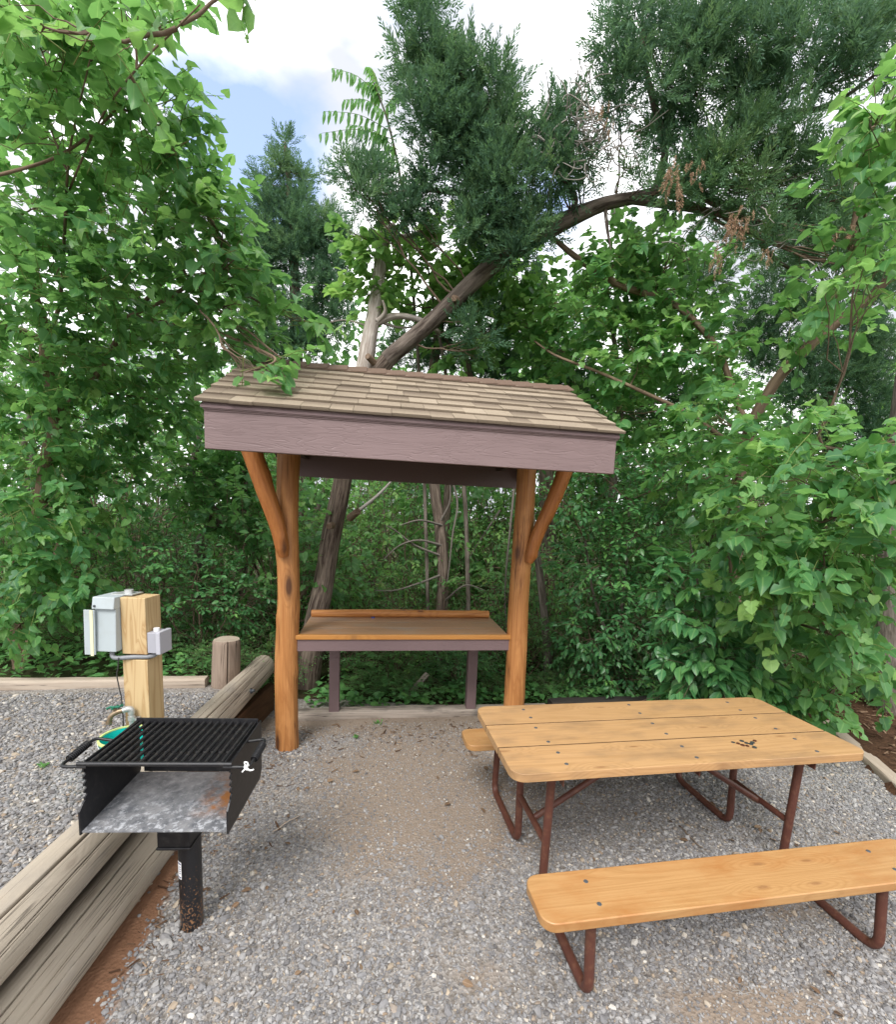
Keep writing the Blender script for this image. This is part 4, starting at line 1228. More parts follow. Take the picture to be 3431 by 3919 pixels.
hd = G().tube(smooth_path([(-.125, -hy - .062, Zl(fz + .032)), (-.10, -hy - .066, Zl(fz + .044)), (-.079, -hy - .066, Zl(fz + .044)), (-.058, -hy - .066, Zl(fz + .046)), (-.034, -hy - .070, Zl(fz + .060))], 20), [.008] + [.0065] * 18 + [.008], 8).tube([(-.079, -hy - .09, Zl(fz + .043)), (-.079, -hy - .042, Zl(fz + .043))], .006, 8)
hd.build('tap_handle', M['green_handle'], tap, smooth=True, sharp=50)

# teal bucket under the tap, tipped towards the grill
bk = thing('bucket', 'teal plastic bucket with a lime rim under the tap behind the grill', 'bucket', (-1.735, 2.435, TZ + .012), .4)
prof = [(.0, .0), (.095, .0), (.10, .004), (.128, .245), (.131, .25)]
th = np.linspace(0, 2 * PI, 48, endpoint=False)
def lathe(prof, seg=48):
    th = np.linspace(0, 2 * PI, seg, endpoint=False)
    V = np.array([(r * math.cos(a), r * math.sin(a), z) for r, z in prof for a in th])
    n = len(prof); i = np.arange(n - 1)[:, None] * seg; j = np.arange(seg)[None]; k = (j + 1) % seg
    return V, [np.stack([i + j, i + k, i + seg + k, i + seg + j], -1).reshape(-1, 4)]
g = G(); g.add(*lathe([(.001, .004), (.095, .004), (.10, .008), (.121, .19), (.1225, .19), (.1185, .19), (.097, .012), (.001, .010)]))
g.build('pail', M['teal_in'], bk, smooth=True, sharp=40)
g = G(); g.add(*lathe([(.1180, .184), (.1275, .184), (.1285, .190), (.1275, .197), (.118, .197), (.1175, .19)]))
g.build('rim', M['lime'], bk, smooth=True, sharp=50)
hl = np.array([(.128 * math.cos(a), -.128 * abs(math.sin(a)) * .75 - .0, .185 - .125 * math.sin(a) * .5) for a in np.linspace(0, PI, 24)])
G().tube(hl, .0028, 6).build('bail_handle', M['galv'], bk, smooth=True)

# ================================================================== TREES AND SHRUBS
def px_path(L): return np.array([at(x, y, Y) for x, y, Y in L])


def broad_tree(name, label, blobs, trunks, leaf_mats, bark_mat, size=.085, ntw=70, nleaf=8, L=.24, tmpls=(T_MUL, T_LOB, T_CURL, T_BROAD), group=None, droop=.55, tint=(.48, .2), young=.32, cat='tree', limb_r=.022, sub=6, base=None, spread=.9, anchors=None):
    tr = thing(name, label, cat, base if base is not None else tuple(trunks[0][0][0]), 0, group)
    off = Vector(tr.location)
    offn = np.array(off)
    gt_ = G(); allp = []
    for path, r in trunks:
        P = smooth_path(path, 26)
        gt_.tube(P - offn, np.interp(np.linspace(0, 1, 26), np.linspace(0, 1, len(r)), r), 14, True, .05); allp.append(P)
    if anchors: allp = [allp[i] for i in anchors]
    gt_.build('trunk', bark_mat, tr, smooth=True, sharp=60)
    allp = np.concatenate(allp)
    c = Cloud(); bp = []
    mid = allp.mean(0)
    for b in blobs:
        fac = b[6] if len(b) > 6 else 1.
        n = int(ntw * fac * (b[2] * b[3]) / (120 * 100.) * (b[4] / 3.6) ** 2)
        n = max(3, n)
        P, o = blob_points(b[:6], n)
        bp.append(P)
        ctr = P.mean(0)
        d = unit(P - ctr) * .7 + unit(ctr - mid) * .5 + np.array([0, 0, .10]) + rng.normal(0, .45, P.shape)
        twigs_with_leaves(c, P - offn, d, L, nleaf, size, tmpls, droop=droop, tint=(tint[0] + rng.normal(0, .05), tint[1]), young=young, spread=spread)
    limb_net(allp, bp, offn, M['twig'], tr, limb_r, sub)
    c.build('crown', leaf_mats, tr)
    return tr


mul = [M['leaf_mulberry'], M['green_twig']]
left_blobs = [
    (50, 50, 150, 100, 2.9, .5, .8), (210, 60, 120, 90, 2.6, .4, .6), (280, 60, 75, 75, 2.3, .25, .6), (320, 40, 30, 50, 2.1, .2, .45), (120, 40, 120, 60, 1.9, .2, .3), (490, -60, 14, 14, 2.0, .1, .3),
    (100, 220, 170, 120, 3.2, .5, .8), (270, 230, 120, 100, 2.9, .4, .7), (325, 240, 50, 100, 2.7, .3, .6), (350, 310, 40, 50, 2.7, .2, .5),
    (90, 400, 170, 110, 3.6, .5, .85), (270, 400, 130, 110, 3.2, .5, .8), (400, 420, 70, 90, 3.1, .3, .75),
    (80, 560, 160, 100, 3.7, .6), (260, 560, 140, 90, 3.6, .6), (410, 540, 90, 80, 3.4, .4, .9), (500, 560, 40, 50, 3.3, .25, .6), (570, 645, 60, 30, 3.2, .2, .8),
    (560, 715, 40, 16, 2.85, .08, .4), (500, 742, 22, 9, 2.72, .05, 1.2), (470, 690, 80, 40, 3.3, .3, .9), (365, 360, 40, 50, 2.8, .25, .8), (415, 440, 45, 60, 2.9, .25, .8), (470, 520, 50, 50, 3., .25, .9), (455, 470, 45, 40, 2.95, .2, .8), (460, 610, 80, 60, 3.3, .3, 1.),
    (60, 720, 150, 100, 4.0, .5), (230, 700, 140, 90, 4.2, .6), (370, 680, 100, 70, 4.0, .5),
    (50, 870, 130, 100, 4.1, .5), (200, 840, 130, 90, 4.6, .6), (330, 800, 80, 80, 4.6, .5),
    (70, 1030, 120, 100, 3.9, .5), (190, 1010, 110, 90, 4.4, .5), (60, 1160, 100, 80, 3.8, .4), (30, 1250, 60, 50, 3.65, .25, .8), (150, 1150, 60, 60, 3.9, .3, .7)]
broad_tree('mulberry_tree', 'large mulberry with lobed bright leaves rising behind the raised gravel terrace', left_blobs,
           [(px_path([(40, 1368, 4.05), (40, 1330, 4.05), (28, 1260, 4.1), (50, 1150, 4.2), (75, 1040, 4.2), (92, 920, 4.2), (112, 830, 4.2), (92, 720, 4.1), (90, 660, 4.), (60, 560, 3.8), (40, 430, 3.6)]), [.055, .05, .045, .045, .05, .05, .055, .045, .04, .025, .015]),
            (px_path([(44, 1340, 4.05), (60, 1290, 4.1), (68, 1240, 4.15), (110, 1120, 4.3), (150, 960, 4.4)]), [.045, .04, .035, .028, .018]),
            (px_path([(112, 825, 4.2), (150, 790, 4.2), (180, 770, 4.2), (260, 640, 4.0), (330, 560, 3.8)]), [.035, .03, .026, .02, .012]),
            (px_path([(92, 690, 4.1), (60, 668, 4.), (20, 655, 3.9), (-40, 640, 3.8)]), [.032, .026, .02, .015]),
            (px_path([(95, 690, 4.1), (120, 600, 3.8), (130, 450, 3.4), (140, 300, 3.), (180, 120, 2.5)]), [.02, .013, .009, .006, .003]),
            (px_path([(-20, 355, 3.0), (100, 320, 2.95), (180, 270, 2.9), (240, 210, 2.8)]), [.009, .008, .007, .005]),
            (px_path([(240, 640, 3.9), (330, 600, 3.5), (420, 540, 3.35), (500, 480, 3.3)]), [.014, .012, .01, .006]),
            (px_path([(130, 400, 3.3), (200, 240, 2.8), (280, 130, 2.3), (350, 60, 1.95), (400, 10, 1.75)]), [.006, .005, .004, .003, .002]),
            (px_path([(300, 640, 3.9), (420, 660, 3.4), (520, 700, 3.0), (550, 722, 2.8), (490, 745, 2.7)]), [.014, .011, .009, .006, .004])],
           mul, M['bark_mulberry'], size=.08, ntw=72, limb_r=.009, anchors=[0, 1, 2, 3, 4, 5, 6, 7])

right_blobs = [
    (1720, 560, 110, 100, 3.2, .4, .55), (1640, 640, 100, 80, 4.2, .4, .45), (1740, 330, 90, 110, 3.2, .4, .7), (1770, 210, 60, 90, 3.0, .3, .6),
    (1440, 830, 90, 60, 4.2, .4, .8), (1570, 880, 90, 60, 3.4, .35, .6), (1690, 900, 110, 80, 3.0, .3, .9), (1600, 970, 100, 70, 3.0, .35, 1.), (1740, 1010, 90, 90, 2.8, .3, 1.),
    (1480, 980, 100, 80, 3.9, .4, .8), (1390, 940, 80, 60, 4.4, .3, .7), (1540, 1080, 90, 80, 3.2, .35, 1.), (1650, 1100, 110, 80, 3.0, .4, 1.), (1760, 1130, 70, 80, 3.1, .3, .9),
    (1600, 1200, 110, 70, 3.2, .35, 1.), (1500, 1200, 80, 70, 3.6, .3, .8), (1690, 1250, 90, 70, 3.4, .4, .9), (1640, 1340, 80, 55, 3.6, .25, .9), (1560, 1330, 70, 60, 3.7, .3, .9), (1620, 1410, 60, 28, 3.5, .2, .9), (1770, 1330, 50, 70, 3.8, .25, .7),
    (1290, 700, 110, 70, 5.0, .4, 1.), (1180, 590, 110, 60, 5.1, .4, .8), (1330, 590, 100, 60, 5.1, .4, 1.), (1420, 700, 80, 70, 4.8, .4, .9), (1240, 830, 80, 60, 5.2, .4, 1.), (1120, 700, 80, 60, 5.4, .3, .7),
    (1230, 500, 90, 50, 5.0, .3, 1.), (1350, 490, 70, 40, 5.0, .3, .55)]
broad_tree('mulberry_tree', 'spreading mulberry with glossy toothed leaves and a reddish leaning trunk beyond the picnic table', right_blobs,
           [(px_path([(1500, 1420, 5.0), (1480, 1250, 5.0), (1470, 1050, 4.9), (1490, 890, 4.7), (1540, 780, 4.5), (1600, 710, 4.4), (1680, 640, 4.3), (1740, 595, 4.2), (1830, 500, 4.0)]), [.07, .066, .062, .056, .05, .045, .04, .034, .024]),
            (px_path([(1605, 705, 4.4), (1650, 620, 4.3), (1690, 550, 4.2), (1720, 380, 4.), (1745, 240, 3.7)]), [.03, .028, .025, .022, .015]),
            (px_path([(1480, 900, 4.7), (1380, 830, 4.7), (1300, 790, 4.7), (1200, 745, 4.8), (1110, 710, 5.), (1060, 675, 5.1)]), [.024, .02, .017, .014, .011, .007]),
            (px_path([(1500, 870, 4.6), (1460, 760, 4.7), (1430, 690, 4.8), (1350, 610, 4.9), (1240, 570, 4.95), (1160, 520, 5.0), (1105, 475, 5.0)]), [.03, .027, .027, .03, .032, .03, .022]),
            (px_path([(1490, 900, 4.6), (1600, 890, 3.8), (1700, 900, 3.1), (1800, 880, 2.7)]), [.02, .015, .011, .007]),
            (px_path([(1480, 1100, 4.7), (1560, 1060, 3.9), (1680, 1030, 3.1), (1800, 960, 2.6)]), [.02, .014, .010, .007]),
            (px_path([(1480, 1240, 4.8), (1560, 1240, 3.9), (1640, 1260, 3.3), (1720, 1290, 3.2)]), [.018, .013, .009, .006])],
           mul, M['bark_mulberry'], size=.098, ntw=62, nleaf=7, L=.26, young=.35)

broad_tree('woodland_tree', 'small-leaved green tree filling the gap between the leaning cedar and the reddish mulberry trunk', [
    (1010, 600, 90, 70, 6.6, .5), (1120, 640, 100, 80, 6.6, .5), (1240, 620, 100, 80, 6.7, .5), (1360, 640, 90, 80, 6.7, .5), (1180, 760, 110, 70, 6.6, .5), (1320, 790, 100, 70, 6.7, .5), (1430, 790, 60, 60, 6.8, .5, .8), (1080, 730, 70, 50, 6.6, .4), (1300, 530, 90, 50, 6.7, .4, .8), (1440, 560, 60, 60, 6.7, .4, .6), (1380, 880, 90, 40, 6.8, .4, .8)],
    [(px_path([(1230, 1390, 6.8), (1225, 1000, 6.8), (1240, 800, 6.7), (1220, 620, 6.6)]), [.07, .055, .045, .02]), (px_path([(1238, 820, 6.7), (1320, 720, 6.7), (1380, 620, 6.7)]), [.035, .025, .012])],
    [M['leaf_wood'], M['twig']], M['bark_grey'], size=.10, ntw=46, nleaf=9, L=.3, tmpls=(T_MUL, T_OVAL), young=.25, limb_r=.02)
broad_tree('oval_leaved_shrub', 'dark shrub of long drooping oval leaves just behind the table', [
    (1400, 1290, 70, 90, 3.75, .22, 1.3), (1440, 1360, 90, 55, 3.62, .2, 1.4), (1370, 1180, 50, 70, 3.85, .2, 1.), (1350, 1370, 50, 50, 3.95, .2, 1.2), (1480, 1300, 50, 80, 3.75, .2, 1.), (1560, 1390, 60, 28, 3.7, .15, 1.0)],
    [(px_path([(1400, 1440, 4.3), (1410, 1350, 4.2), (1400, 1200, 4.1), (1380, 1080, 4.0)]), [.018, .015, .01, .006])],
    [M['leaf_oval'], M['twig']], M['bark_grey'], size=.125, ntw=85, nleaf=8, L=.22, tmpls=(T_OVAL,), droop=.9, cat='shrub', young=.1, limb_r=.008, tint=(.48, .12))
broad_tree('small_leaved_shrub', 'shadowy shrub with small dark leaves right of the right shelter post', [
    (1200, 1120, 100, 110, 5.0, .4, 1.), (1290, 1060, 90, 90, 4.9, .35, 1.), (1180, 1270, 80, 90, 5.0, .4, 1.), (1280, 1240, 80, 100, 4.9, .4, 1.1), (1230, 1370, 90, 40, 4.9, .3, 1.), (1130, 1000, 40, 50, 4.6, .25, .8), (1330, 960, 70, 60, 4.8, .3, .9), (1190, 930, 60, 60, 4.7, .3, .8)],
    [(px_path([(1240, 1420, 5.1), (1235, 1300, 5.1), (1250, 1150, 5.), (1260, 1000, 4.9)]), [.03, .026, .02, .012]), (px_path([(1240, 1330, 5.1), (1190, 1200, 5.0), (1170, 1080, 4.95)]), [.02, .015, .01])],
    [M['leaf_oval'], M['twig']], M['bark_grey'], size=.075, ntw=105, nleaf=8, L=.2, tmpls=(T_OVAL,), droop=.5, cat='shrub', young=.2, limb_r=.01, tint=(.42, .14))
broad_tree('sapling', 'bright yellow-green sapling leafing out round the silver dead stem above the roof', [
    (770, 520, 80, 50, 5.2, .3, .9), (880, 500, 80, 50, 5.3, .3, 1.), (740, 590, 50, 50, 5.2, .2, .7), (850, 600, 90, 50, 5.4, .3, .9), (960, 580, 70, 60, 5.4, .3, .9), (1020, 520, 70, 60, 5.4, .3, .8), (700, 480, 22, 30, 5.1, .1, .7), (1040, 640, 60, 50, 5.4, .3, .8), (930, 690, 80, 45, 5.5, .3, .7)],
    [(px_path([(940, 1380, 5.9), (930, 1000, 5.8), (900, 800, 5.6), (870, 620, 5.4), (850, 500, 5.3)]), [.03, .026, .022, .016, .008])],
    [M['leaf_sapling'], M['green_twig']], M['bark_grey'], size=.098, ntw=62, nleaf=8, L=.25, tmpls=(T_MUL,), young=.45, limb_r=.010, tint=(.55, .12))
broad_tree('roadside_sapling', 'leafy sapling with pale toothed foliage left of the left shelter post', [
    (470, 900, 70, 60, 5.6, .4, 1.), (420, 1000, 70, 70, 5.6, .4, 1.), (500, 1010, 50, 80, 5.4, .35, 1.), (350, 930, 70, 60, 5.6, .4, .9), (440, 820, 60, 50, 5.4, .3, .7)],
    [(px_path([(400, 1340, 6.0), (405, 1150, 5.9), (430, 980, 5.7), (460, 820, 5.5)]), [.025, .022, .018, .01])],
    [M['leaf_wood'], M['twig']], M['bark_grey'], size=.09, ntw=75, nleaf=8, L=.24, tmpls=(T_MUL, T_OVAL), young=.2, limb_r=.010, tint=(.45, .14))

for lab, bl, trk in [
    ('slim sapling with small leaves coloured sunlit bright seen through the shelter left of the straight grey trunk', [(760, 1010, 60, 60, 7.4, .4), (800, 1110, 60, 60, 7.2, .4), (740, 1170, 60, 50, 6.8, .4), (700, 1060, 40, 60, 7.2, .4, .8), (830, 1200, 50, 40, 6.8, .4, .8)], [(780, 1370, 7.2), (775, 1150, 7.2), (765, 960, 7.4)]),
    ('slim sapling with small leaves coloured sunlit bright seen through the shelter beside the right post', [(960, 1010, 60, 60, 7.4, .4), (990, 1110, 60, 70, 7.2, .4), (940, 1180, 50, 40, 6.9, .4), (1080, 1160, 50, 60, 6.6, .4), (1100, 1260, 50, 50, 6.2, .4), (1000, 1240, 50, 40, 6.6, .4), (1120, 1010, 40, 50, 6.6, .3)], [(985, 1370, 7.2), (990, 1150, 7.2), (970, 980, 7.4)])]:
    broad_tree('slim_sapling', lab, bl, [(px_path(trk), [.022, .018, .008])], [M['leaf_sapling'], M['green_twig']], M['bark_grey'], size=.075, ntw=46, nleaf=9, L=.24, tmpls=(T_OVAL,), young=.35, limb_r=.008, tint=(.5, .2))  # lighter leaf material puts the sunlit look of these woods into the colour
# compound-leaved sapling seen against the sky (tree of heaven)
ct = thing('compound_leaved_sapling', 'slender sapling with feather-like compound leaves against the clouds', 'tree', tuple(at(860, 1390, 5.9)))
offn = np.array(ct.location)
stem = smooth_path(px_path([(860, 1390, 5.9), (850, 1000, 5.8), (835, 700, 5.5), (810, 420, 5.2), (780, 260, 5.), (745, 160, 4.9)]), 40)
G().tube(stem - offn, np.linspace(.025, .006, 40), 8).build('trunk', M['bark_grey'], ct, smooth=True)
c = Cloud()
for (a, b) in [((765, 200, 4.95), (668, 132, 4.85)), ((775, 230, 4.95), (690, 195, 4.8)), ((785, 265, 5.), (650, 218, 4.85)), ((790, 280, 5.), (643, 262, 4.9)), ((795, 300, 5.), (700, 245, 5.1)), ((755, 175, 4.9), (735, 130, 5.)), ((800, 330, 5.05), (740, 300, 5.1)), ((770, 215, 4.95), (830, 170, 5.1)), ((760, 190, 4.9), (720, 165, 5.1))]:
    p0, p1 = at(*a), at(*b)
    P = smooth_path([p0, (p0 + p1) / 2 + (0, 0, .05), p1 + (0, 0, -.02)], 12)
    c.twig(P - offn, np.linspace(.004, .0015, 12), 1, 4)
    n = 11
    for k in range(n):
        q = P[0] + 0; s_ = .18 + .82 * k / (n - 1)
        q = P[int(s_ * 11)]
        d = unit(P[-1] - P[0])
        for sg in (-1, 1):
            sd = unit(np.cross(d, (0, 0, 1.))) * sg
            A = sd * .7 + d * .35 + np.array([0, 0, -1.1]) + rng.normal(0, .12, 3)
            c.leaves(T_LANCE, (q - offn)[None], A[None], (np.array([0, 0, .6]) + sd * .5 + rng.normal(0, .2, 3))[None], .12 * rng.uniform(.8, 1.15) * (1.1 - .35 * s_), np.array([np.clip(rng.normal(.5, .12), 0, 1)]))
c.build('crown', [M['leaf_mulberry'], M['green_twig']], ct)


# --- cedars (junipers)
def juniper_crown(c, blobs, offn, dens=1., length=.215, tm=(T_SPRAY, T_SPRAY2), tint=(.45, .16), up=.45):
    pts = []
    for b in blobs:
        fac = b[6] if len(b) > 6 else 1.
        n = int(dens * fac * 620 * (b[2] * b[3]) / 1e4 * (b[4] / 4.8) ** 2)
        n = max(12, n)
        # several tufts make up each lump
        k = max(3, int(n / 28))
        tc, to = blob_points(b[:6], k)
        Pm, om = blob_points(b[:6], n)
        which = rng.integers(0, k, n)
        r = .22 * (b[2] / F * b[4])
        P = tc[which] * .84 + Pm * .16 + rng.normal(0, .035, (n, 3)) + ball(n) * r * .75
        ctr = at(b[0], b[1], b[4])
        d = unit(P - tc[which]) * .7 + unit(P - ctr) * .45 + np.array([0, 0, up]) + rng.normal(0, .3, P.shape)
        tt = np.clip(rng.normal(tint[0], .2, k)[which] + rng.normal(0, tint[1], n), 0, 1)
        pk = rng.integers(0, len(tm), n)
        for q, t_ in enumerate(tm):
            m = pk == q
            c.leaves(t_, (P - offn)[m], d[m], rng.normal(0, 1, (m.sum(), 3)), length * rng.uniform(.65, 1.25, m.sum()), tt[m])
        pts.append(P)
    return pts


ce = thing('cedar_tree', 'big leaning cedar whose shaggy trunk slants over the shelter roof to the right', 'tree', tuple(at(612, 1430, 4.9)))
offn = np.array(ce.location)
trunkA = px_path([(605, 1440, 4.85), (612, 1360, 4.85), (628, 1250, 4.85), (645, 1180, 4.85), (660, 1080, 4.9), (685, 960, 4.95), (715, 820, 5.0), (760, 735, 5.0), (860, 645, 4.95), (980, 535, 4.9), (1105, 455, 4.85), (1200, 410, 4.8), (1300, 388, 4.75), (1390, 345, 4.75), (1480, 265, 4.8), (1560, 170, 4.9)])
rA = np.array([.165, .145, .115, .105, .10, .092, .085, .082, .078, .080, .082, .062, .046, .036, .028, .016])
Ps = smooth_path(trunkA, 70); rs = np.interp(np.linspace(0, 1, 70), np.linspace(0, 1, len(rA)), rA)
g = G(); g.tube(Ps[:34] - offn, rs[:34], 22, True, .09); g.build('trunk', M['bark_cedar'], ce, smooth=True, sharp=70)
g = G(); g.tube(Ps[33:] - offn, rs[33:], 22, True, .09); g.build('leaning_trunk', M['bark_cedar_x'], ce, smooth=True, sharp=70)
for L_, r_ in [([(1130, 445, 4.85), (1150, 400, 4.8), (1110, 340, 4.7), (1000, 250, 4.6), (930, 160, 4.6), (860, 40, 4.6)], [.032, .03, .027, .024, .018, .008]),
               ([(1010, 510, 4.9), (1000, 450, 4.8), (960, 400, 4.7), (860, 380, 4.7), (760, 390, 4.7)], [.04, .034, .028, .02, .01]),
               ([(1250, 398, 4.75), (1400, 420, 4.7), (1560, 455, 4.6), (1680, 480, 4.5)], [.036, .03, .022, .012]),
               ([(1310, 385, 4.75), (1330, 300, 4.7), (1300, 180, 4.6), (1280, 60, 4.6)], [.04, .033, .025, .012]),
               ([(1420, 330, 4.75), (1520, 345, 4.5), (1600, 330, 4.4)], [.03, .022, .01]),
               ([(1350, 360, 4.75), (1480, 430, 4.6), (1540, 510, 4.6), (1620, 560, 4.7)], [.03, .024, .018, .008]),
               ([(1540, 230, 4.8), (1660, 210, 4.6), (1790, 120, 4.5)], [.03, .02, .01]),
               ([(1210, 410, 4.8), (1215, 460, 4.75), (1222, 500, 4.72)], [.02, .014, .006])]:
    G().tube(smooth_path(px_path(L_), 22) - offn, np.interp(np.linspace(0, 1, 22), np.linspace(0, 1, len(r_)), r_), 10, True, .06).build('limb', M['bark_cedar_x'], ce, smooth=True, sharp=70)
# sawn stubs
for a, b, r in [((700, 1035, 4.85), (716, 1022, 4.72), .034), ((664, 1050, 4.8), (658, 1052, 4.7), .03), ((652, 1262, 4.8), (668, 1258, 4.7), .045), ((748, 725, 4.95), (735, 712, 4.85), .03), ((915, 600, 4.9), (908, 596, 4.78), .028), ((1018, 505, 4.85), (1012, 500, 4.72), .03)]:
    G().tube(np.array([at(*a), at(*b)]) - offn, [r * 1.2, r], 12).build('cut_stub', M['stub'], ce, smooth=True, sharp=40)
g = G(); g.tube(smooth_path(px_path([(705, 1030, 4.9), (750, 995, 5.2), (780, 965, 5.4), (805, 935, 5.5)]), 14) - offn, np.linspace(.022, .008, 14), 8); g.build('side_branch', M['grey_twig'], ce, smooth=True)
c = Cloud()
cedar_blobs = [(840, 60, 60, 90, 4.6, .3), (860, 190, 70, 110, 4.6, .35, 1.1), (930, 180, 80, 100, 4.6, .35, 1.1), (1000, 190, 50, 90, 4.6, .3, 1.), (920, 320, 110, 100, 4.6, .4, 1.15), (1010, 340, 80, 110, 4.6, .35, 1.1),
               (730, 370, 55, 60, 4.7, .25, 1.), (800, 400, 70, 60, 4.7, .3, 1.), (700, 330, 25, 40, 4.7, .15, .8), (760, 440, 40, 35, 4.7, .2, .8), (980, 440, 90, 60, 4.7, .3, 1.), (1020, 500, 55, 45, 4.7, .25, .9), (1070, 470, 45, 40, 4.7, .2, .8), (940, 455, 40, 30, 4.7, .2, .7),
               (1080, 260, 40, 80, 4.7, .25, .8), (1130, 230, 40, 70, 4.7, .25, .55), (1175, 290, 50, 60, 4.7, .25, .35), (1100, 350, 45, 50, 4.65, .25, .9), (1130, 390, 40, 25, 4.65, .2, .7), (1060, 410, 50, 40, 4.65, .25, .9), (1110, 300, 40, 50, 4.65, .2, .7),
               (950, 640, 40, 50, 4.9, .2, .6), (960, 690, 30, 40, 4.9, .2, .5),
               (1290, 60, 90, 90, 4.5, .4, .95), (1250, 180, 60, 80, 4.6, .3, .85), (1380, 130, 90, 100, 4.5, .4, 1.), (1330, 260, 80, 70, 4.6, .35, .85), (1480, 60, 90, 90, 4.4, .4, 1.), (1490, 190, 80, 60, 4.6, .3, .95), (1600, 60, 90, 80, 4.4, .4, 1.), (1580, 170, 80, 50, 4.6, .35, .9), (1710, 50, 90, 80, 4.4, .4, 1.), (1770, 130, 50, 60, 4.4, .3, .8), (1680, 150, 50, 40, 4.5, .3, .6)]
bpt = juniper_crown(c, cedar_blobs, offn)
c.build('crown', [M['juniper']], ce)
c = Cloud()
lt_blobs = [(1350, 385, 45, 30, 4.4, .15, .8), (1430, 400, 60, 30, 4.4, .2, .8), (1500, 430, 50, 30, 4.4, .2, .6), (1640, 330, 60, 60, 4.4, .3, .8), (1680, 400, 60, 50, 4.3, .3, .8), (1560, 460, 60, 40, 4.4, .3, .6), (1460, 290, 80, 70, 4.4, .3, .9), (1400, 350, 70, 50, 4.4, .3, .8), (1540, 270, 70, 60, 4.4, .3, .95), (1600, 260, 40, 60, 4.4, .25, .9), (1520, 360, 80, 40, 4.4, .3, .7), (1600, 430, 70, 45, 4.4, .3, .7), (1700, 480, 80, 50, 4.2, .3, .7), (1740, 560, 50, 40, 4.2, .2, .5), (1640, 520, 50, 30, 4.4, .2, .5), (1300, 350, 40, 40, 4.5, .2, .5)]
bpt2 = juniper_crown(c, lt_blobs, offn, tint=(.55, .16))
c.build('crown', [M['juniper_light']], ce)
limb_net(Ps[30:], bpt + bpt2, offn, M['twig'], ce, .02, 5)
# curling dead twigs and hanks of brown foliage
g = G()
for k in range(130):
    p = at(1170 + rng.normal(0, 45), 275 + rng.normal(0, 40), 4.55 + rng.normal(0, .12))
    d = unit(rng.normal(0, 1, 3) + (0, 0, .2)); P = [p]
    bend = rng.normal(0, .45, 3)
    for q in range(7):
        d = unit(d + np.cross(d, bend) * .55 + rng.normal(0, .12, 3)); P.append(P[-1] + d * .042)
    g.tube(np.array(P) - offn, np.linspace(.0065, .0028, 8), 4, False)
for k in range(16):
    a = (1180 + rng.normal(0, 20), 190 + rng.normal(0, 20), 4.7); b = (1130 + 90 * rng.uniform(), 40 + 110 * rng.uniform(), 4.7 + rng.normal(0, .2))
    g.tube(wander(at(*a), at(*b), 8, .25) - offn, np.linspace(.005, .0015, 8), 4, False)
for k in range(40):
    a = (1500 + rng.normal(0, 110), 430 + rng.normal(0, 40), 4.5 + rng.normal(0, .2)); b = (a[0] + rng.normal(0, 70), a[1] + rng.normal(10, 50), a[2] + rng.normal(0, .2))
    g.tube(wander(at(*a), at(*b), 7, .3) - offn, np.linspace(.006, .002, 7), 4, False)
g.build('dead_sprays', M['grey_twig'], ce, smooth=True)
c = Cloud()
for (x, y, s_) in [(1345, 350, 1.), (1390, 330, .8), (1355, 375, .9), (1460, 440, 1.), (1490, 420, .8), (1475, 455, .9), (1430, 520, .8), (1530, 500, .7), (1720, 480, .9), (1690, 460, .9), (1210, 230, .7), (1190, 210, .6)]:
    n = int(13 * s_)
    P = at(x + rng.normal(0, 10, n), y + rng.normal(0, 16, n), 4.1 + rng.normal(0, .04, n))
    c.leaves(T_SPRAY, P - offn, np.array([[0, 0, -1.]]) + rng.normal(0, .25, (n, 3)), rng.normal(0, 1, (n, 3)), .13 * s_ * rng.uniform(.7, 1.2, n), rng.uniform(.2, .9, n))
c.build('dead_foliage', [M['deadleaf']], ce)

offn = np.array(ce.location)
P = smooth_path(px_path([(700, 880, 4.97), (722, 780, 5.05), (742, 660, 5.15), (755, 590, 5.2), (762, 520, 5.2), (772, 470, 5.2), (790, 450, 5.2)]), 40)
g = G(); g.tube(P - offn, np.interp(np.linspace(0, 1, 40), np.linspace(0, 1, 7), [.085, .09, .08, .07, .065, .055, .03]), 16, True, .1); dl = g.build('dead_leader', M['bark_dead'], ce, smooth=True, sharp=70)
dl['label'] = 'bare silver-grey dead stem rising straight up from the fork'
g = G()
for L_, r_ in [([(745, 650, 5.15), (790, 632, 5.1), (840, 640, 5.1), (880, 665, 5.2)], [.04, .035, .03, .02]), ([(775, 475, 5.2), (830, 470, 5.15), (870, 435, 5.1), (885, 400, 5.1)], [.03, .025, .02, .01]), ([(748, 650, 5.15), (770, 625, 5.05), (765, 600, 5.)], [.03, .02, .008]),
               ([(750, 640, 5.1), (800, 655, 5.2), (850, 650, 5.3)], [.02, .012, .006]), ([(745, 655, 5.15), (690, 640, 5.2), (640, 650, 5.3)], [.012, .008, .004])]:
    G().tube(smooth_path(px_path(L_), 16) - offn, np.interp(np.linspace(0, 1, 16), np.linspace(0, 1, len(r_)), r_), 8, True, .08).build('dead_branch', M['bark_dead'], dl, smooth=True)
c2 = thing('forked_cedar', 'thin forked grey cedar whose bole shows just above the roof ridge under the leaning trunk', 'tree', tuple(at(894, 1390, 6.4)))
offn = np.array(c2.location)
g = G()
g.tube(smooth_path(px_path([(894, 1390, 6.4), (890, 1100, 6.4), (905, 900, 6.3), (940, 760, 6.), (905, 690, 5.9), (860, 660, 5.9)]), 30) - offn, np.linspace(.06, .035, 30), 12, True, .08)
g.tube(smooth_path(px_path([(940, 740, 6.), (958, 680, 6.), (960, 560, 6.), (970, 470, 6.)]), 16) - offn, np.linspace(.05, .02, 16), 10, True, .08)
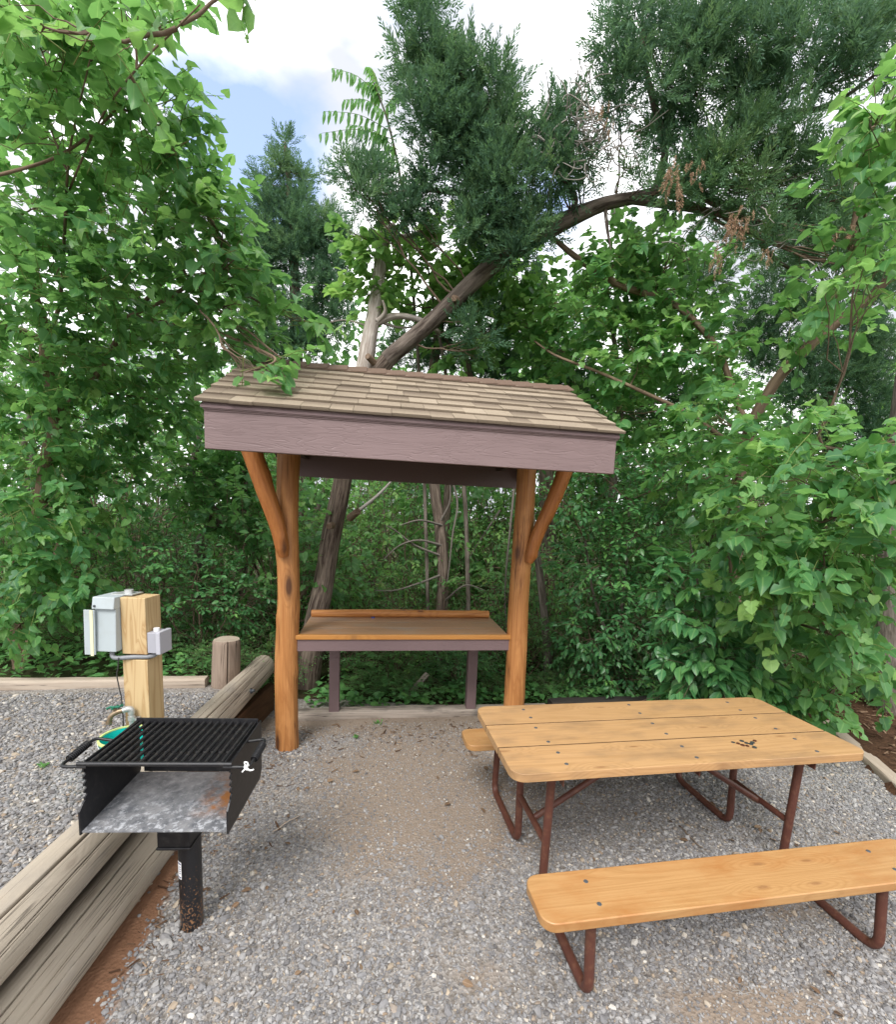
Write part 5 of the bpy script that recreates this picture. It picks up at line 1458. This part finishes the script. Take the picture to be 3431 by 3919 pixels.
g.build('trunk', M['bark_cedar'], c2, smooth=True, sharp=70)
c = Cloud(); juniper_crown(c, [(965, 560, 50, 70, 6., .3, .8), (980, 660, 60, 60, 6., .3, .8), (900, 720, 70, 40, 6.2, .3, .8), (1010, 740, 70, 40, 6.2, .3, .8)], offn); c.build('crown', [M['juniper']], c2)

# stem seen between the counter and roof
s2 = thing('straight_cedar', 'straight grey trunk with bare dead side twigs seen over the serving counter', 'tree', tuple(at(885, 1385, 5.9)))
offn = np.array(s2.location)
P = smooth_path(px_path([(886, 1400, 5.9), (885, 1250, 5.9), (886, 1140, 5.9), (880, 1050, 5.9), (868, 960, 5.9), (862, 800, 5.9), (880, 640, 5.9)]), 36)
G().tube(P - offn, np.linspace(.085, .055, 36), 14, True, .07).build('trunk', M['bark_cedar'], s2, smooth=True, sharp=70)
g = G()
for L_ in [[(884, 1090, 5.85), (840, 1080, 5.7), (800, 1090, 5.6), (765, 1120, 5.5)], [(880, 1110, 5.85), (830, 1090, 5.7), (790, 1060, 5.6), (770, 1050, 5.5)], [(880, 1150, 5.85), (840, 1165, 5.7), (790, 1180, 5.6), (750, 1180, 5.5)], [(884, 1050, 5.85), (840, 1040, 5.6), (800, 1050, 5.5)],
           [(905, 960, 5.9), (915, 1010, 5.85), (905, 1070, 5.8), (895, 1160, 5.8), (885, 1180, 5.85)], [(890, 1200, 5.85), (930, 1170, 5.7), (970, 1180, 5.6)], [(882, 1040, 5.85), (900, 1000, 5.8), (898, 940, 5.8)], [(1030, 960, 5.5), (1020, 1060, 5.5), (1010, 1180, 5.5), (1015, 1280, 5.5)], [(1000, 1020, 6.5), (960, 1080, 6.4), (930, 1130, 6.4)]]:
    g.tube(smooth_path(px_path(L_), 16) - offn, np.linspace(.016, .005, 16), 6, False)
g.build('dead_sprays', M['dim_twig'], s2, smooth=True)
c = Cloud(); juniper_crown(c, [(880, 680, 60, 60, 5.9, .3, .7), (830, 700, 60, 40, 6., .3, .7)], offn); c.build('crown', [M['juniper']], s2)

bc = thing('conical_cedar', 'distant pointed dark cedar against the blue patch of sky', 'tree', tuple(at(590, 1300, 8.5)))
offn = np.array(bc.location)
P = smooth_path(px_path([(600, 1300, 8.5), (595, 900, 8.5), (590, 600, 8.4), (580, 400, 8.3), (570, 285, 8.3)]), 30)
G().tube(P - offn, np.linspace(.16, .02, 30), 12, True, .06).build('trunk', M['bark_cedar'], bc, smooth=True)
bcb = [(535, 500, 50, 40, 8.3, .4, 1.), (660, 620, 50, 40, 8.3, .4, .8), (500, 620, 60, 45, 8.3, .5, .9), (660, 440, 30, 30, 8.3, .3, .8), (570, 285, 16, 22, 8.3, .15, 1.), (560, 320, 30, 24, 8.3, .25, 1.), (585, 350, 30, 26, 8.3, .25, 1.), (530, 365, 25, 16, 8.3, .2, .9), (590, 400, 45, 28, 8.3, .35, 1.1), (540, 400, 45, 28, 8.3, .35, 1.1), (520, 450, 50, 40, 8.3, .4, 1.1), (600, 450, 55, 45, 8.3, .45, 1.1), (570, 510, 80, 50, 8.3, .5, 1.), (640, 500, 40, 45, 8.3, .4, .9), (520, 560, 70, 45, 8.3, .5, .9), (630, 590, 60, 50, 8.3, .4, .85), (670, 540, 40, 40, 8.3, .3, .8), (560, 640, 80, 50, 8.3, .5, .9), (650, 680, 50, 30, 8.3, .4, .5), (600, 700, 80, 40, 8.3, .5, .8), (690, 480, 25, 40, 8.3, .3, .8), (500, 700, 60, 40, 8.3, .5, .8), (645, 350, 12, 10, 8.3, .1, .7)]
c = Cloud(); bp = juniper_crown(c, bcb, offn, dens=.75, length=.26); c.build('crown', [M['juniper']], bc)
limb_net(P, bp, offn, M['twig'], bc, .03, 5)
# dark cedars deeper on the right
for nm, lab, base, bl, dd in [
    ('broad_cedar', 'dark broad cedar deep in the trees behind the mulberry\'s reddish trunk', (1660, 1330, 7.5), [(1600, 490, 70, 50, 6.8, .5, .8), (1700, 400, 70, 60, 6.8, .5, .8), (1560, 410, 60, 40, 6.8, .5, .7), (1750, 300, 60, 60, 6.8, .5, .8), (1740, 480, 60, 60, 6.8, .5, .8), (1660, 740, 110, 60, 7.2, .6, 1.), (1740, 690, 70, 70, 7., .5, 1.), (1600, 780, 80, 40, 7.2, .5, .8), (1740, 800, 70, 50, 7.2, .5, .9), (1560, 560, 80, 60, 7., .5, .7), (1620, 620, 70, 50, 7.2, .5, .9), (1680, 860, 110, 40, 7.4, .5, .8), (1500, 640, 60, 50, 7.2, .4, .9), (1760, 590, 60, 60, 7., .4, 1.), (1550, 700, 80, 50, 7.3, .4, .9)], .95),
    ('shaded_cedar', 'shaded cedar whose dark boughs hang behind the ridge of the shelter roof', (1090, 1330, 7.), [(1080, 740, 90, 40, 6.6, .4, .9), (1170, 790, 90, 50, 6.6, .4, .9), (1270, 860, 80, 50, 6.8, .4, .8), (1360, 780, 60, 60, 6.8, .4, .6), (1500, 470, 60, 40, 6.5, .4, .7), (1420, 560, 60, 40, 6.5, .4, .6)], .6)]:
    tr = thing(nm, lab, 'tree', tuple(at(*base))); offn = np.array(tr.location)
    x0 = base[0]
    P = smooth_path(px_path([base, (x0 + 5, 1000, base[2]), (x0 - 5, 800, base[2]), (x0, 600, base[2])]), 24)
    G().tube(P - offn, np.linspace(.16, .05, 24), 12, True, .08).build('trunk', M['bark_cedar'], tr, smooth=True)
    c = Cloud(); bp = juniper_crown(c, bl, offn, dens=dd, length=.22); c.build('crown', [M['juniper']], tr)
    limb_net(P, bp, offn, M['twig'], tr, .03, 4)

# thin trunks seen among the undergrowth
for nm, lab, L_, r_, m in [
    ('slender_trunk', 'slender brown trunk just right of the right shelter post', [(1095, 1410, 5.3), (1094, 1300, 5.3), (1086, 1200, 5.3), (1074, 1110, 5.3), (1062, 1020, 5.3), (1060, 900, 5.4)], [.05, .048, .045, .04, .038, .03], 'bark_grey'),
    ('pale_trunk', 'pale thin trunk left of the left shelter post in the shade', [(480, 1300, 6.2), (484, 1150, 6.2), (482, 1040, 6.2), (495, 900, 6.2)], [.075, .07, .065, .05], 'bark_cedar'),
    ('crooked_trunk', 'crooked dark stem leaning behind the leaves beside the shelter fascia', [(392, 1200, 5.8), (400, 1080, 5.8), (440, 1040, 5.8), (385, 960, 5.8), (396, 880, 5.8), (410, 800, 5.8)], [.05, .05, .045, .04, .035, .03], 'bark_grey')]:
    P = smooth_path(px_path(L_), 30)
    o = thing(nm, lab, 'tree', tuple(P[0])); offn = np.array(o.location)
    G().tube(P - offn, np.interp(np.linspace(0, 1, 30), np.linspace(0, 1, len(r_)), r_), 16, True, .08).build('trunk', M[m], o, smooth=True, sharp=70)

broad_tree('old_tree', 'old tree with a thick grey weathered trunk at the end of the mulch bed', [(1890, 420, 90, 110, 4.8, .5, .7), (1900, 220, 100, 110, 4.8, .5, .7), (1960, 600, 80, 80, 4.8, .4, .6), (2000, 320, 90, 110, 4.8, .5, .7)],
    [(px_path([(1792, 1445, 4.55), (1785, 1350, 4.55), (1782, 1250, 4.6), (1790, 1050, 4.6), (1812, 800, 4.7), (1850, 500, 4.8), (1890, 250, 4.8)]), [.16, .13, .12, .115, .10, .075, .03])], [M['leaf_wood'], M['twig']], M['bark_grey'], size=.09, ntw=50)

# --- woodland shrubs: a few kinds, copied through the wood
def shrub_proto(name, label, tm, size, n, mat, w=.8, h=1.5, tint=(.42, .22), group=None, nleaf=8):
    t_ = thing(name, label, 'shrub', (0, 0, -50), 0, group)
    c = Cloud(); g = G()
    P = ball(n) * np.array([w, w, h / 2]) + np.array([0, 0, h * .52])
    P[:, :2] += .25 * np.sin(P[:, 2:3] * 3 + np.array([0, 1.3]))
    d = unit(P - np.array([0, 0, h * .35])) + rng.normal(0, .4, P.shape)
    twigs_with_leaves(c, P, d, .22, nleaf, size, tm, droop=.45, tint=tint, young=.2)
    for k in range(7):
        q = P[rng.integers(n)]
        g.tube(wander((rng.normal(0, .06), rng.normal(0, .06), -.1), q, 10, .2), np.linspace(.016, .005, 10), 6, False)
    for k in range(20):
        q = P[rng.integers(n)]
        g.tube(wander((q[0] * .4, q[1] * .4, q[2] * .5), q, 8, .2), np.linspace(.007, .002, 8), 4, False)
    g.build('stems', M['twig'], t_, smooth=True)
    c.build('foliage', mat, t_)
    return t_


def copy_thing(root, loc, rz, s_, label=None, group=None):
    r = root.copy(); C.objects.link(r); r.location = loc; r.rotation_euler = (0, 0, rz); r.scale = (s_[0], s_[0], s_[1])
    if label: r['label'] = label
    if group: r['group'] = group
    for ch in list(root.children):
        k = ch.copy(); C.objects.link(k); k.parent = r
    return r


LW = [M['leaf_wood'], M['twig']]
gl = {'w': ('leafy green undergrowth bush in the shaded wood behind the shelter and terrace', 'undergrowth bushes of the wood'),
      'd': ('dark fine-leaved bush low in the shaded wood behind the shelter and terrace', 'fine-leaved bushes of the wood'),
      'o': ('oval-leaved dark green bush in the shaded wood behind the gravel', 'oval-leaved bushes of the wood')}
protos = {'w': [shrub_proto('woodland_bush', gl['w'][0], (T_MUL, T_OVAL), .082, 230, LW, .75, 1.7, group=gl['w'][1]), shrub_proto('woodland_bush', gl['w'][0], (T_OVAL,), .075, 260, LW, .8, 1.6, (.55, .16), group=gl['w'][1])],
          'd': [shrub_proto('fine_leaved_bush', gl['d'][0], (T_SMALL,), .052, 420, LW, .75, 1.3, (.4, .18), group=gl['d'][1])],
          'o': [shrub_proto('oval_leaved_bush', gl['o'][0], (T_OVAL,), .07, 300, [M['leaf_oval'], M['twig']], .7, 1.6, (.45, .15), group=gl['o'][1])]}
used = set()


def put(kind, x, y, s_=1., hs=1.):
    pr = protos[kind][rng.integers(len(protos[kind]))]
    z = float(floor_z(np.array(x), np.array(y)))
    if pr.name not in used:
        used.add(pr.name); pr.location = (x, y, z); pr.rotation_euler = (0, 0, rng.uniform(0, 6.28)); pr.scale = (s_, s_, s_ * hs)
    else: copy_thing(pr, (x, y, z), rng.uniform(0, 6.28), (s_, s_ * hs))


# left, behind the terrace
for x, y, k, s_, h in [(-4.6, 4.7, 'w', 1., 1.1), (-3.2, 4.9, 'd', 1., 1.1), (-2.5, 4.7, 'o', .8, 1.), (-2.0, 5.4, 'w', 1., 1.2), (-1.9, 4.6, 'd', .6, .7), (-5.6, 5.6, 'w', 1.2, 1.3), (-4.2, 6.0, 'd', 1.3, 1.5), (-3.1, 6.2, 'w', 1.2, 1.4), (-2.6, 7.4, 'w', 1.3, 1.5), (-4.6, 7.6, 'o', 1.4, 1.6), (-6.5, 7.2, 'w', 1.5, 1.6), (-1.6, 6.5, 'd', 1., 1.4), (-3.6, 4.5, 'd', .7, .8), (-2.9, 4.35, 'd', .55, .6), (-4.4, 4.3, 'd', .6, .7), (-2.1, 4.2, 'd', .5, .55)]:
    put(k, x, y, s_, h)
# behind the counter
for x, y, k, s_, h in [(-1.1, 5.3, 'd', .7, .8), (-.55, 5.1, 'w', .55, .7), (.1, 4.95, 'o', .5, .6), (.75, 5.2, 'd', .7, .9), (-.2, 6.0, 'd', .9, 1.1), (.6, 6.5, 'w', 1., 1.2), (-.9, 6.8, 'w', 1.1, 1.4), (1.3, 6.0, 'd', 1., 1.2), (0., 7.6, 'w', 1.3, 1.6), (1.2, 7.8, 'd', 1.4, 1.8), (-1.6, 8.2, 'd', 1.4, 1.8), (.6, 9.3, 'w', 1.6, 1.9), (-.7, 9.0, 'o', 1.5, 1.8), (1.9, 9.0, 'w', 1.6, 1.8), (-2.6, 9.4, 'w', 1.7, 1.9), (-.3, 4.75, 'd', .4, .45), (.45, 4.7, 'd', .38, .45), (-.85, 4.75, 'd', .38, .4)]:
    put(k, x, y, s_, h)
# right, behind the table
for x, y, k, s_, h in [(1.9, 5.4, 'd', .8, .9), (2.2, 6.0, 'w', 1., 1.2), (3.0, 5.6, 'w', 1., 1.1), (3.7, 5.4, 'd', 1., 1.1), (4.2, 6.0, 'w', 1.2, 1.3), (2.7, 7.2, 'o', 1.3, 1.4), (3.9, 7.4, 'w', 1.4, 1.5), (5.2, 6.9, 'w', 1.4, 1.5), (5.0, 5.3, 'd', .8, .8), (3.2, 8.9, 'w', 1.6, 1.7), (4.8, 8.8, 'd', 1.7, 1.8), (6.5, 8.2, 'w', 1.7, 1.8), (4.4, 5.05, 'd', .55, .6), (1.3, 4.85, 'd', .42, .5), (1.65, 5.0, 'o', .45, .5), (6.2, 6.4, 'w', 1.3, 1.3), (3.1, 4.95, 'o', .55, .6), (3.6, 4.85, 'w', .5, .5), (2.5, 5.1, 'o', .7, .75)]:
    put(k, x, y, s_, h)

# ground cover
c = Cloud()
n = 5200
x = rng.uniform(-1.3, 3.6, n); y = 4.35 + .14 * x + 3.2 * rng.uniform(0, 1, n) ** 1.4
P = np.stack([x, y, floor_z(x, y) + rng.uniform(0, .16, n)], -1)
ang = rng.uniform(0, 6.28, n)
c.leaves(T_MUL, P, np.stack([np.cos(ang), np.sin(ang), rng.normal(.1, .3, n)], -1), np.array([[0, 0, 1.]]) + rng.normal(0, .35, (n, 3)), .06 * rng.uniform(.5, 1.3, n), np.clip(rng.normal(.5, .16, n), 0, 1))
n = 5000
x = rng.uniform(-6.5, -1.7, n); y = 3.82 + .13 * (x + 1.9) + 2.6 * rng.uniform(0, 1, n) ** 1.4
P = np.stack([x, y, floor_z(x, y) + rng.uniform(0, .2, n)], -1)
ang = rng.uniform(0, 6.28, n)
c.leaves(T_OVAL, P, np.stack([np.cos(ang), np.sin(ang), rng.normal(.15, .3, n)], -1), np.array([[0, 0, 1.]]) + rng.normal(0, .35, (n, 3)), .075 * rng.uniform(.5, 1.3, n), np.clip(rng.normal(.5, .16, n), 0, 1))
props(c.build('undergrowth', [M['leaf_cover']], None), kind='stuff')

# far wood: trunks and foliage that read as one mass
c = Cloud()
n = 42000
th = rng.uniform(-1.15, 1.15, n); rr = rng.uniform(9.5, 17, n)
x = rr * np.sin(th); y = rr * np.cos(th)
top = 4.7 + .9 * np.sin(x * .9 + 1) + .7 * np.sin(x * 2.3 + y) + (rr - 9.5) * .16
z = -.5 + (top + .5) * rng.uniform(0, 1, n) ** .8
cl = rng.normal(0, .25, (n, 3))
ang = rng.uniform(0, 6.28, n)
c.leaves(T_SMALL, np.stack([x, y, z], -1) + cl, np.stack([np.cos(ang), np.sin(ang), rng.normal(-.3, .3, n)], -1), np.array([[0, 0, 1.]]) + rng.normal(0, .5, (n, 3)), .17 * rng.uniform(.6, 1.4, n), np.clip(rng.normal(.45, .2, n), 0, 1))
for k in range(60):
    a_ = rng.uniform(-1., 1.); r_ = rng.uniform(8.5, 15)
    p = np.array([r_ * math.sin(a_), r_ * math.cos(a_), -.7])
    c.twig(wander(p, p + np.array([rng.normal(0, .5), rng.normal(0, .4), rng.uniform(3, 4.8)]), 10, .12), np.linspace(rng.uniform(.05, .11), .03, 10), 1, 8)
props(c.build('far_woods', [M['leaf_wood'], M['bark_grey']], None), kind='stuff')

# small weeds in the gravel and a broken board in the undergrowth
for i, (p, lab, s_) in enumerate([(on(86, 1533, TZ), 'tiny green weed in the terrace gravel', .028), (on(755, 1448), 'thin green weed in the dirt below the serving counter', .035), (on(712, 1475), 'sparse grassy weed in the dirt in front of the counter', .03)]):
    c = Cloud(); n = 14
    ang = rng.uniform(0, 6.28, n)
    c.leaves(T_OVAL, np.zeros((n, 3)) + rng.normal(0, .015, (n, 3)) * (1, 1, 0), np.stack([np.cos(ang), np.sin(ang), rng.uniform(.3, 1.6, n)], -1), np.array([[0, 0, 1.]]) + rng.normal(0, .3, (n, 3)), s_ * rng.uniform(.6, 1.3, n), rng.uniform(.4, .9, n))
    o = c.build('weed', [M['leaf_cover']], None); o.location = tuple(p + np.array([0, 0, .008])); props(o, lab, 'weed')
o = G().box((-.16, -.03, 0), (.16, .03, .018)).build('broken_board', M['grey_timber'], bevel=.002)
o.location = tuple(at(835, 1370, 4.75)); o.rotation_euler = (.4, -.75, .5); props(o, 'broken grey board end poking from the leaves below the counter', 'board')
for i, (a, b, lab) in enumerate([((545, 1668), (600, 1635), 'dry tan stalk lying on the gravel between the grill and the table'), ((1358, 1655), (1405, 1700), 'thin dark stick lying under the picnic table')]):
    P = wander(on(*a) + (0, 0, .018), on(*b) + (0, 0, .02), 10, .1); 
    G().tube(P, np.linspace(.004, .0025, 10), 6).build('stick', M['twig'] if i else M['pale_timber'], smooth=True)
    props(bpy.context.scene.objects[-1] if False else [o for o in C.objects if o.name.startswith('stick')][-1], lab, 'stick')

# ================================================================== LIGHT, SKY, CAMERA
SUN_EL, SUN_AZ = math.radians(50), math.radians(198)     # azimuth from +Y, clockwise
w = bpy.data.worlds.new('World'); bpy.context.scene.world = w; w.use_nodes = True
nt = w.node_tree; nt.nodes.clear()
def N(t_, **k):
    nd = nt.nodes.new(t_)
    for a, b in k.items(): setattr(nd, a, b)
    return nd
def LK(a, b): nt.links.new(a, b)
sky = N('ShaderNodeTexSky', sky_type='NISHITA', sun_disc=False, sun_elevation=SUN_EL, sun_rotation=SUN_AZ)
tc = N('ShaderNodeTexCoord')
mp = N('ShaderNodeMapping'); LK(tc.outputs['Generated'], mp.inputs[0]); mp.inputs['Scale'].default_value = (1, 1, 1.6)
n1 = N('ShaderNodeTexNoise'); LK(mp.outputs[0], n1.inputs['Vector']); n1.inputs['Scale'].default_value = 3.1; n1.inputs['Detail'].default_value = 7; n1.inputs['Roughness'].default_value = .55
# two rents in the cloud where the blue shows
def rent(px, py, width, gain):
    d = at(px, py, 10.) - np.array([0, 0, CAMH]); d = d / np.linalg.norm(d)
    dp = N('ShaderNodeVectorMath', operation='DISTANCE'); dp.inputs[1].default_value = tuple(d); LK(tc.outputs['Generated'], dp.inputs[0])
    mr = N('ShaderNodeMapRange'); LK(dp.outputs['Value'], mr.inputs[0]); mr.inputs[1].default_value = 0; mr.inputs[2].default_value = width; mr.inputs[3].default_value = gain; mr.inputs[4].default_value = 0
    return mr.outputs[0]
def MA(op, a, b):
    m = N('ShaderNodeMath', operation=op)
    for s_, v_ in zip(m.inputs, (a, b)):
        if isinstance(v_, (int, float)): s_.default_value = v_
        else: LK(v_, s_)
    return m.outputs[0]
den = MA('ADD', n1.outputs[0], .20)
for q in ((480, 270, .14, .38), (600, 360, .13, .32), (430, 320, .14, .30), (1110, 390, .10, .24)): den = MA('SUBTRACT', den, rent(*q))
rp = N('ShaderNodeValToRGB'); LK(den, rp.inputs[0]); rp.color_ramp.elements[0].position = .40; rp.color_ramp.elements[1].position = .60
n2 = N('ShaderNodeTexNoise'); LK(mp.outputs[0], n2.inputs['Vector']); n2.inputs['Scale'].default_value = 2.2; n2.inputs['Detail'].default_value = 5
cr = N('ShaderNodeValToRGB'); LK(n2.outputs[0], cr.inputs[0])
cr.color_ramp.elements[0].position = .40; cr.color_ramp.elements[0].color = (3.9, 4.05, 4.4, 1)
cr.color_ramp.elements[1].position = .58; cr.color_ramp.elements[1].color = (11.5, 11.5, 11.6, 1)
hs = N('ShaderNodeMix', data_type='RGBA', blend_type='ADD'); hs.inputs[0].default_value = 1.; LK(sky.outputs[0], hs.inputs[6]); hs.inputs[7].default_value = (1.4, 1.6, 2.3, 1)
mx = N('ShaderNodeMix', data_type='RGBA'); LK(rp.outputs[0], mx.inputs[0]); LK(hs.outputs[2], mx.inputs[6]); LK(cr.outputs[0], mx.inputs[7])
bg = N('ShaderNodeBackground'); LK(mx.outputs[2], bg.inputs[0]); bg.inputs[1].default_value = .12
wo = N('ShaderNodeOutputWorld'); LK(bg.outputs[0], wo.inputs[0])
sl_ = bpy.data.lights.new('sun', 'SUN'); sl_.energy = 2.0; sl_.angle = math.radians(24); sl_.color = (1., .97, .94)
so = bpy.data.objects.new('sun', sl_); C.objects.link(so)
sd = Vector((math.sin(SUN_AZ) * math.cos(SUN_EL), math.cos(SUN_AZ) * math.cos(SUN_EL), math.sin(SUN_EL)))
so.rotation_euler = sd.to_track_quat('Z', 'Y').to_euler(); so.location = (0, -3, 12)

cam = bpy.data.cameras.new('camera'); co = bpy.data.objects.new('camera', cam); C.objects.link(co)
cam.sensor_fit = 'HORIZONTAL'; cam.sensor_width = 36; cam.lens = 36 * F / 1792
cam.shift_x = (896 - CX) / 1792; cam.shift_y = (CY - 1023.5) / 1792
cam.clip_end = 600; cam.clip_start = .02
co.matrix_world = Matrix(((RT[0], UP[0], -_f[0], 0), (RT[1], UP[1], -_f[1], 0), (RT[2], UP[2], -_f[2], CAMH), (0, 0, 0, 1)))
sc = bpy.context.scene; sc.camera = co
sc.view_settings.view_transform = 'Standard'; sc.view_settings.look = 'None'; sc.view_settings.exposure = .95; sc.view_settings.gamma = 1
sc.render.engine = 'CYCLES'
sc.cycles.max_bounces = 8; sc.cycles.diffuse_bounces = 4; sc.cycles.transmission_bounces = 4; sc.cycles.transparent_max_bounces = 4
sc.cycles.caustics_reflective = False; sc.cycles.caustics_refractive = False
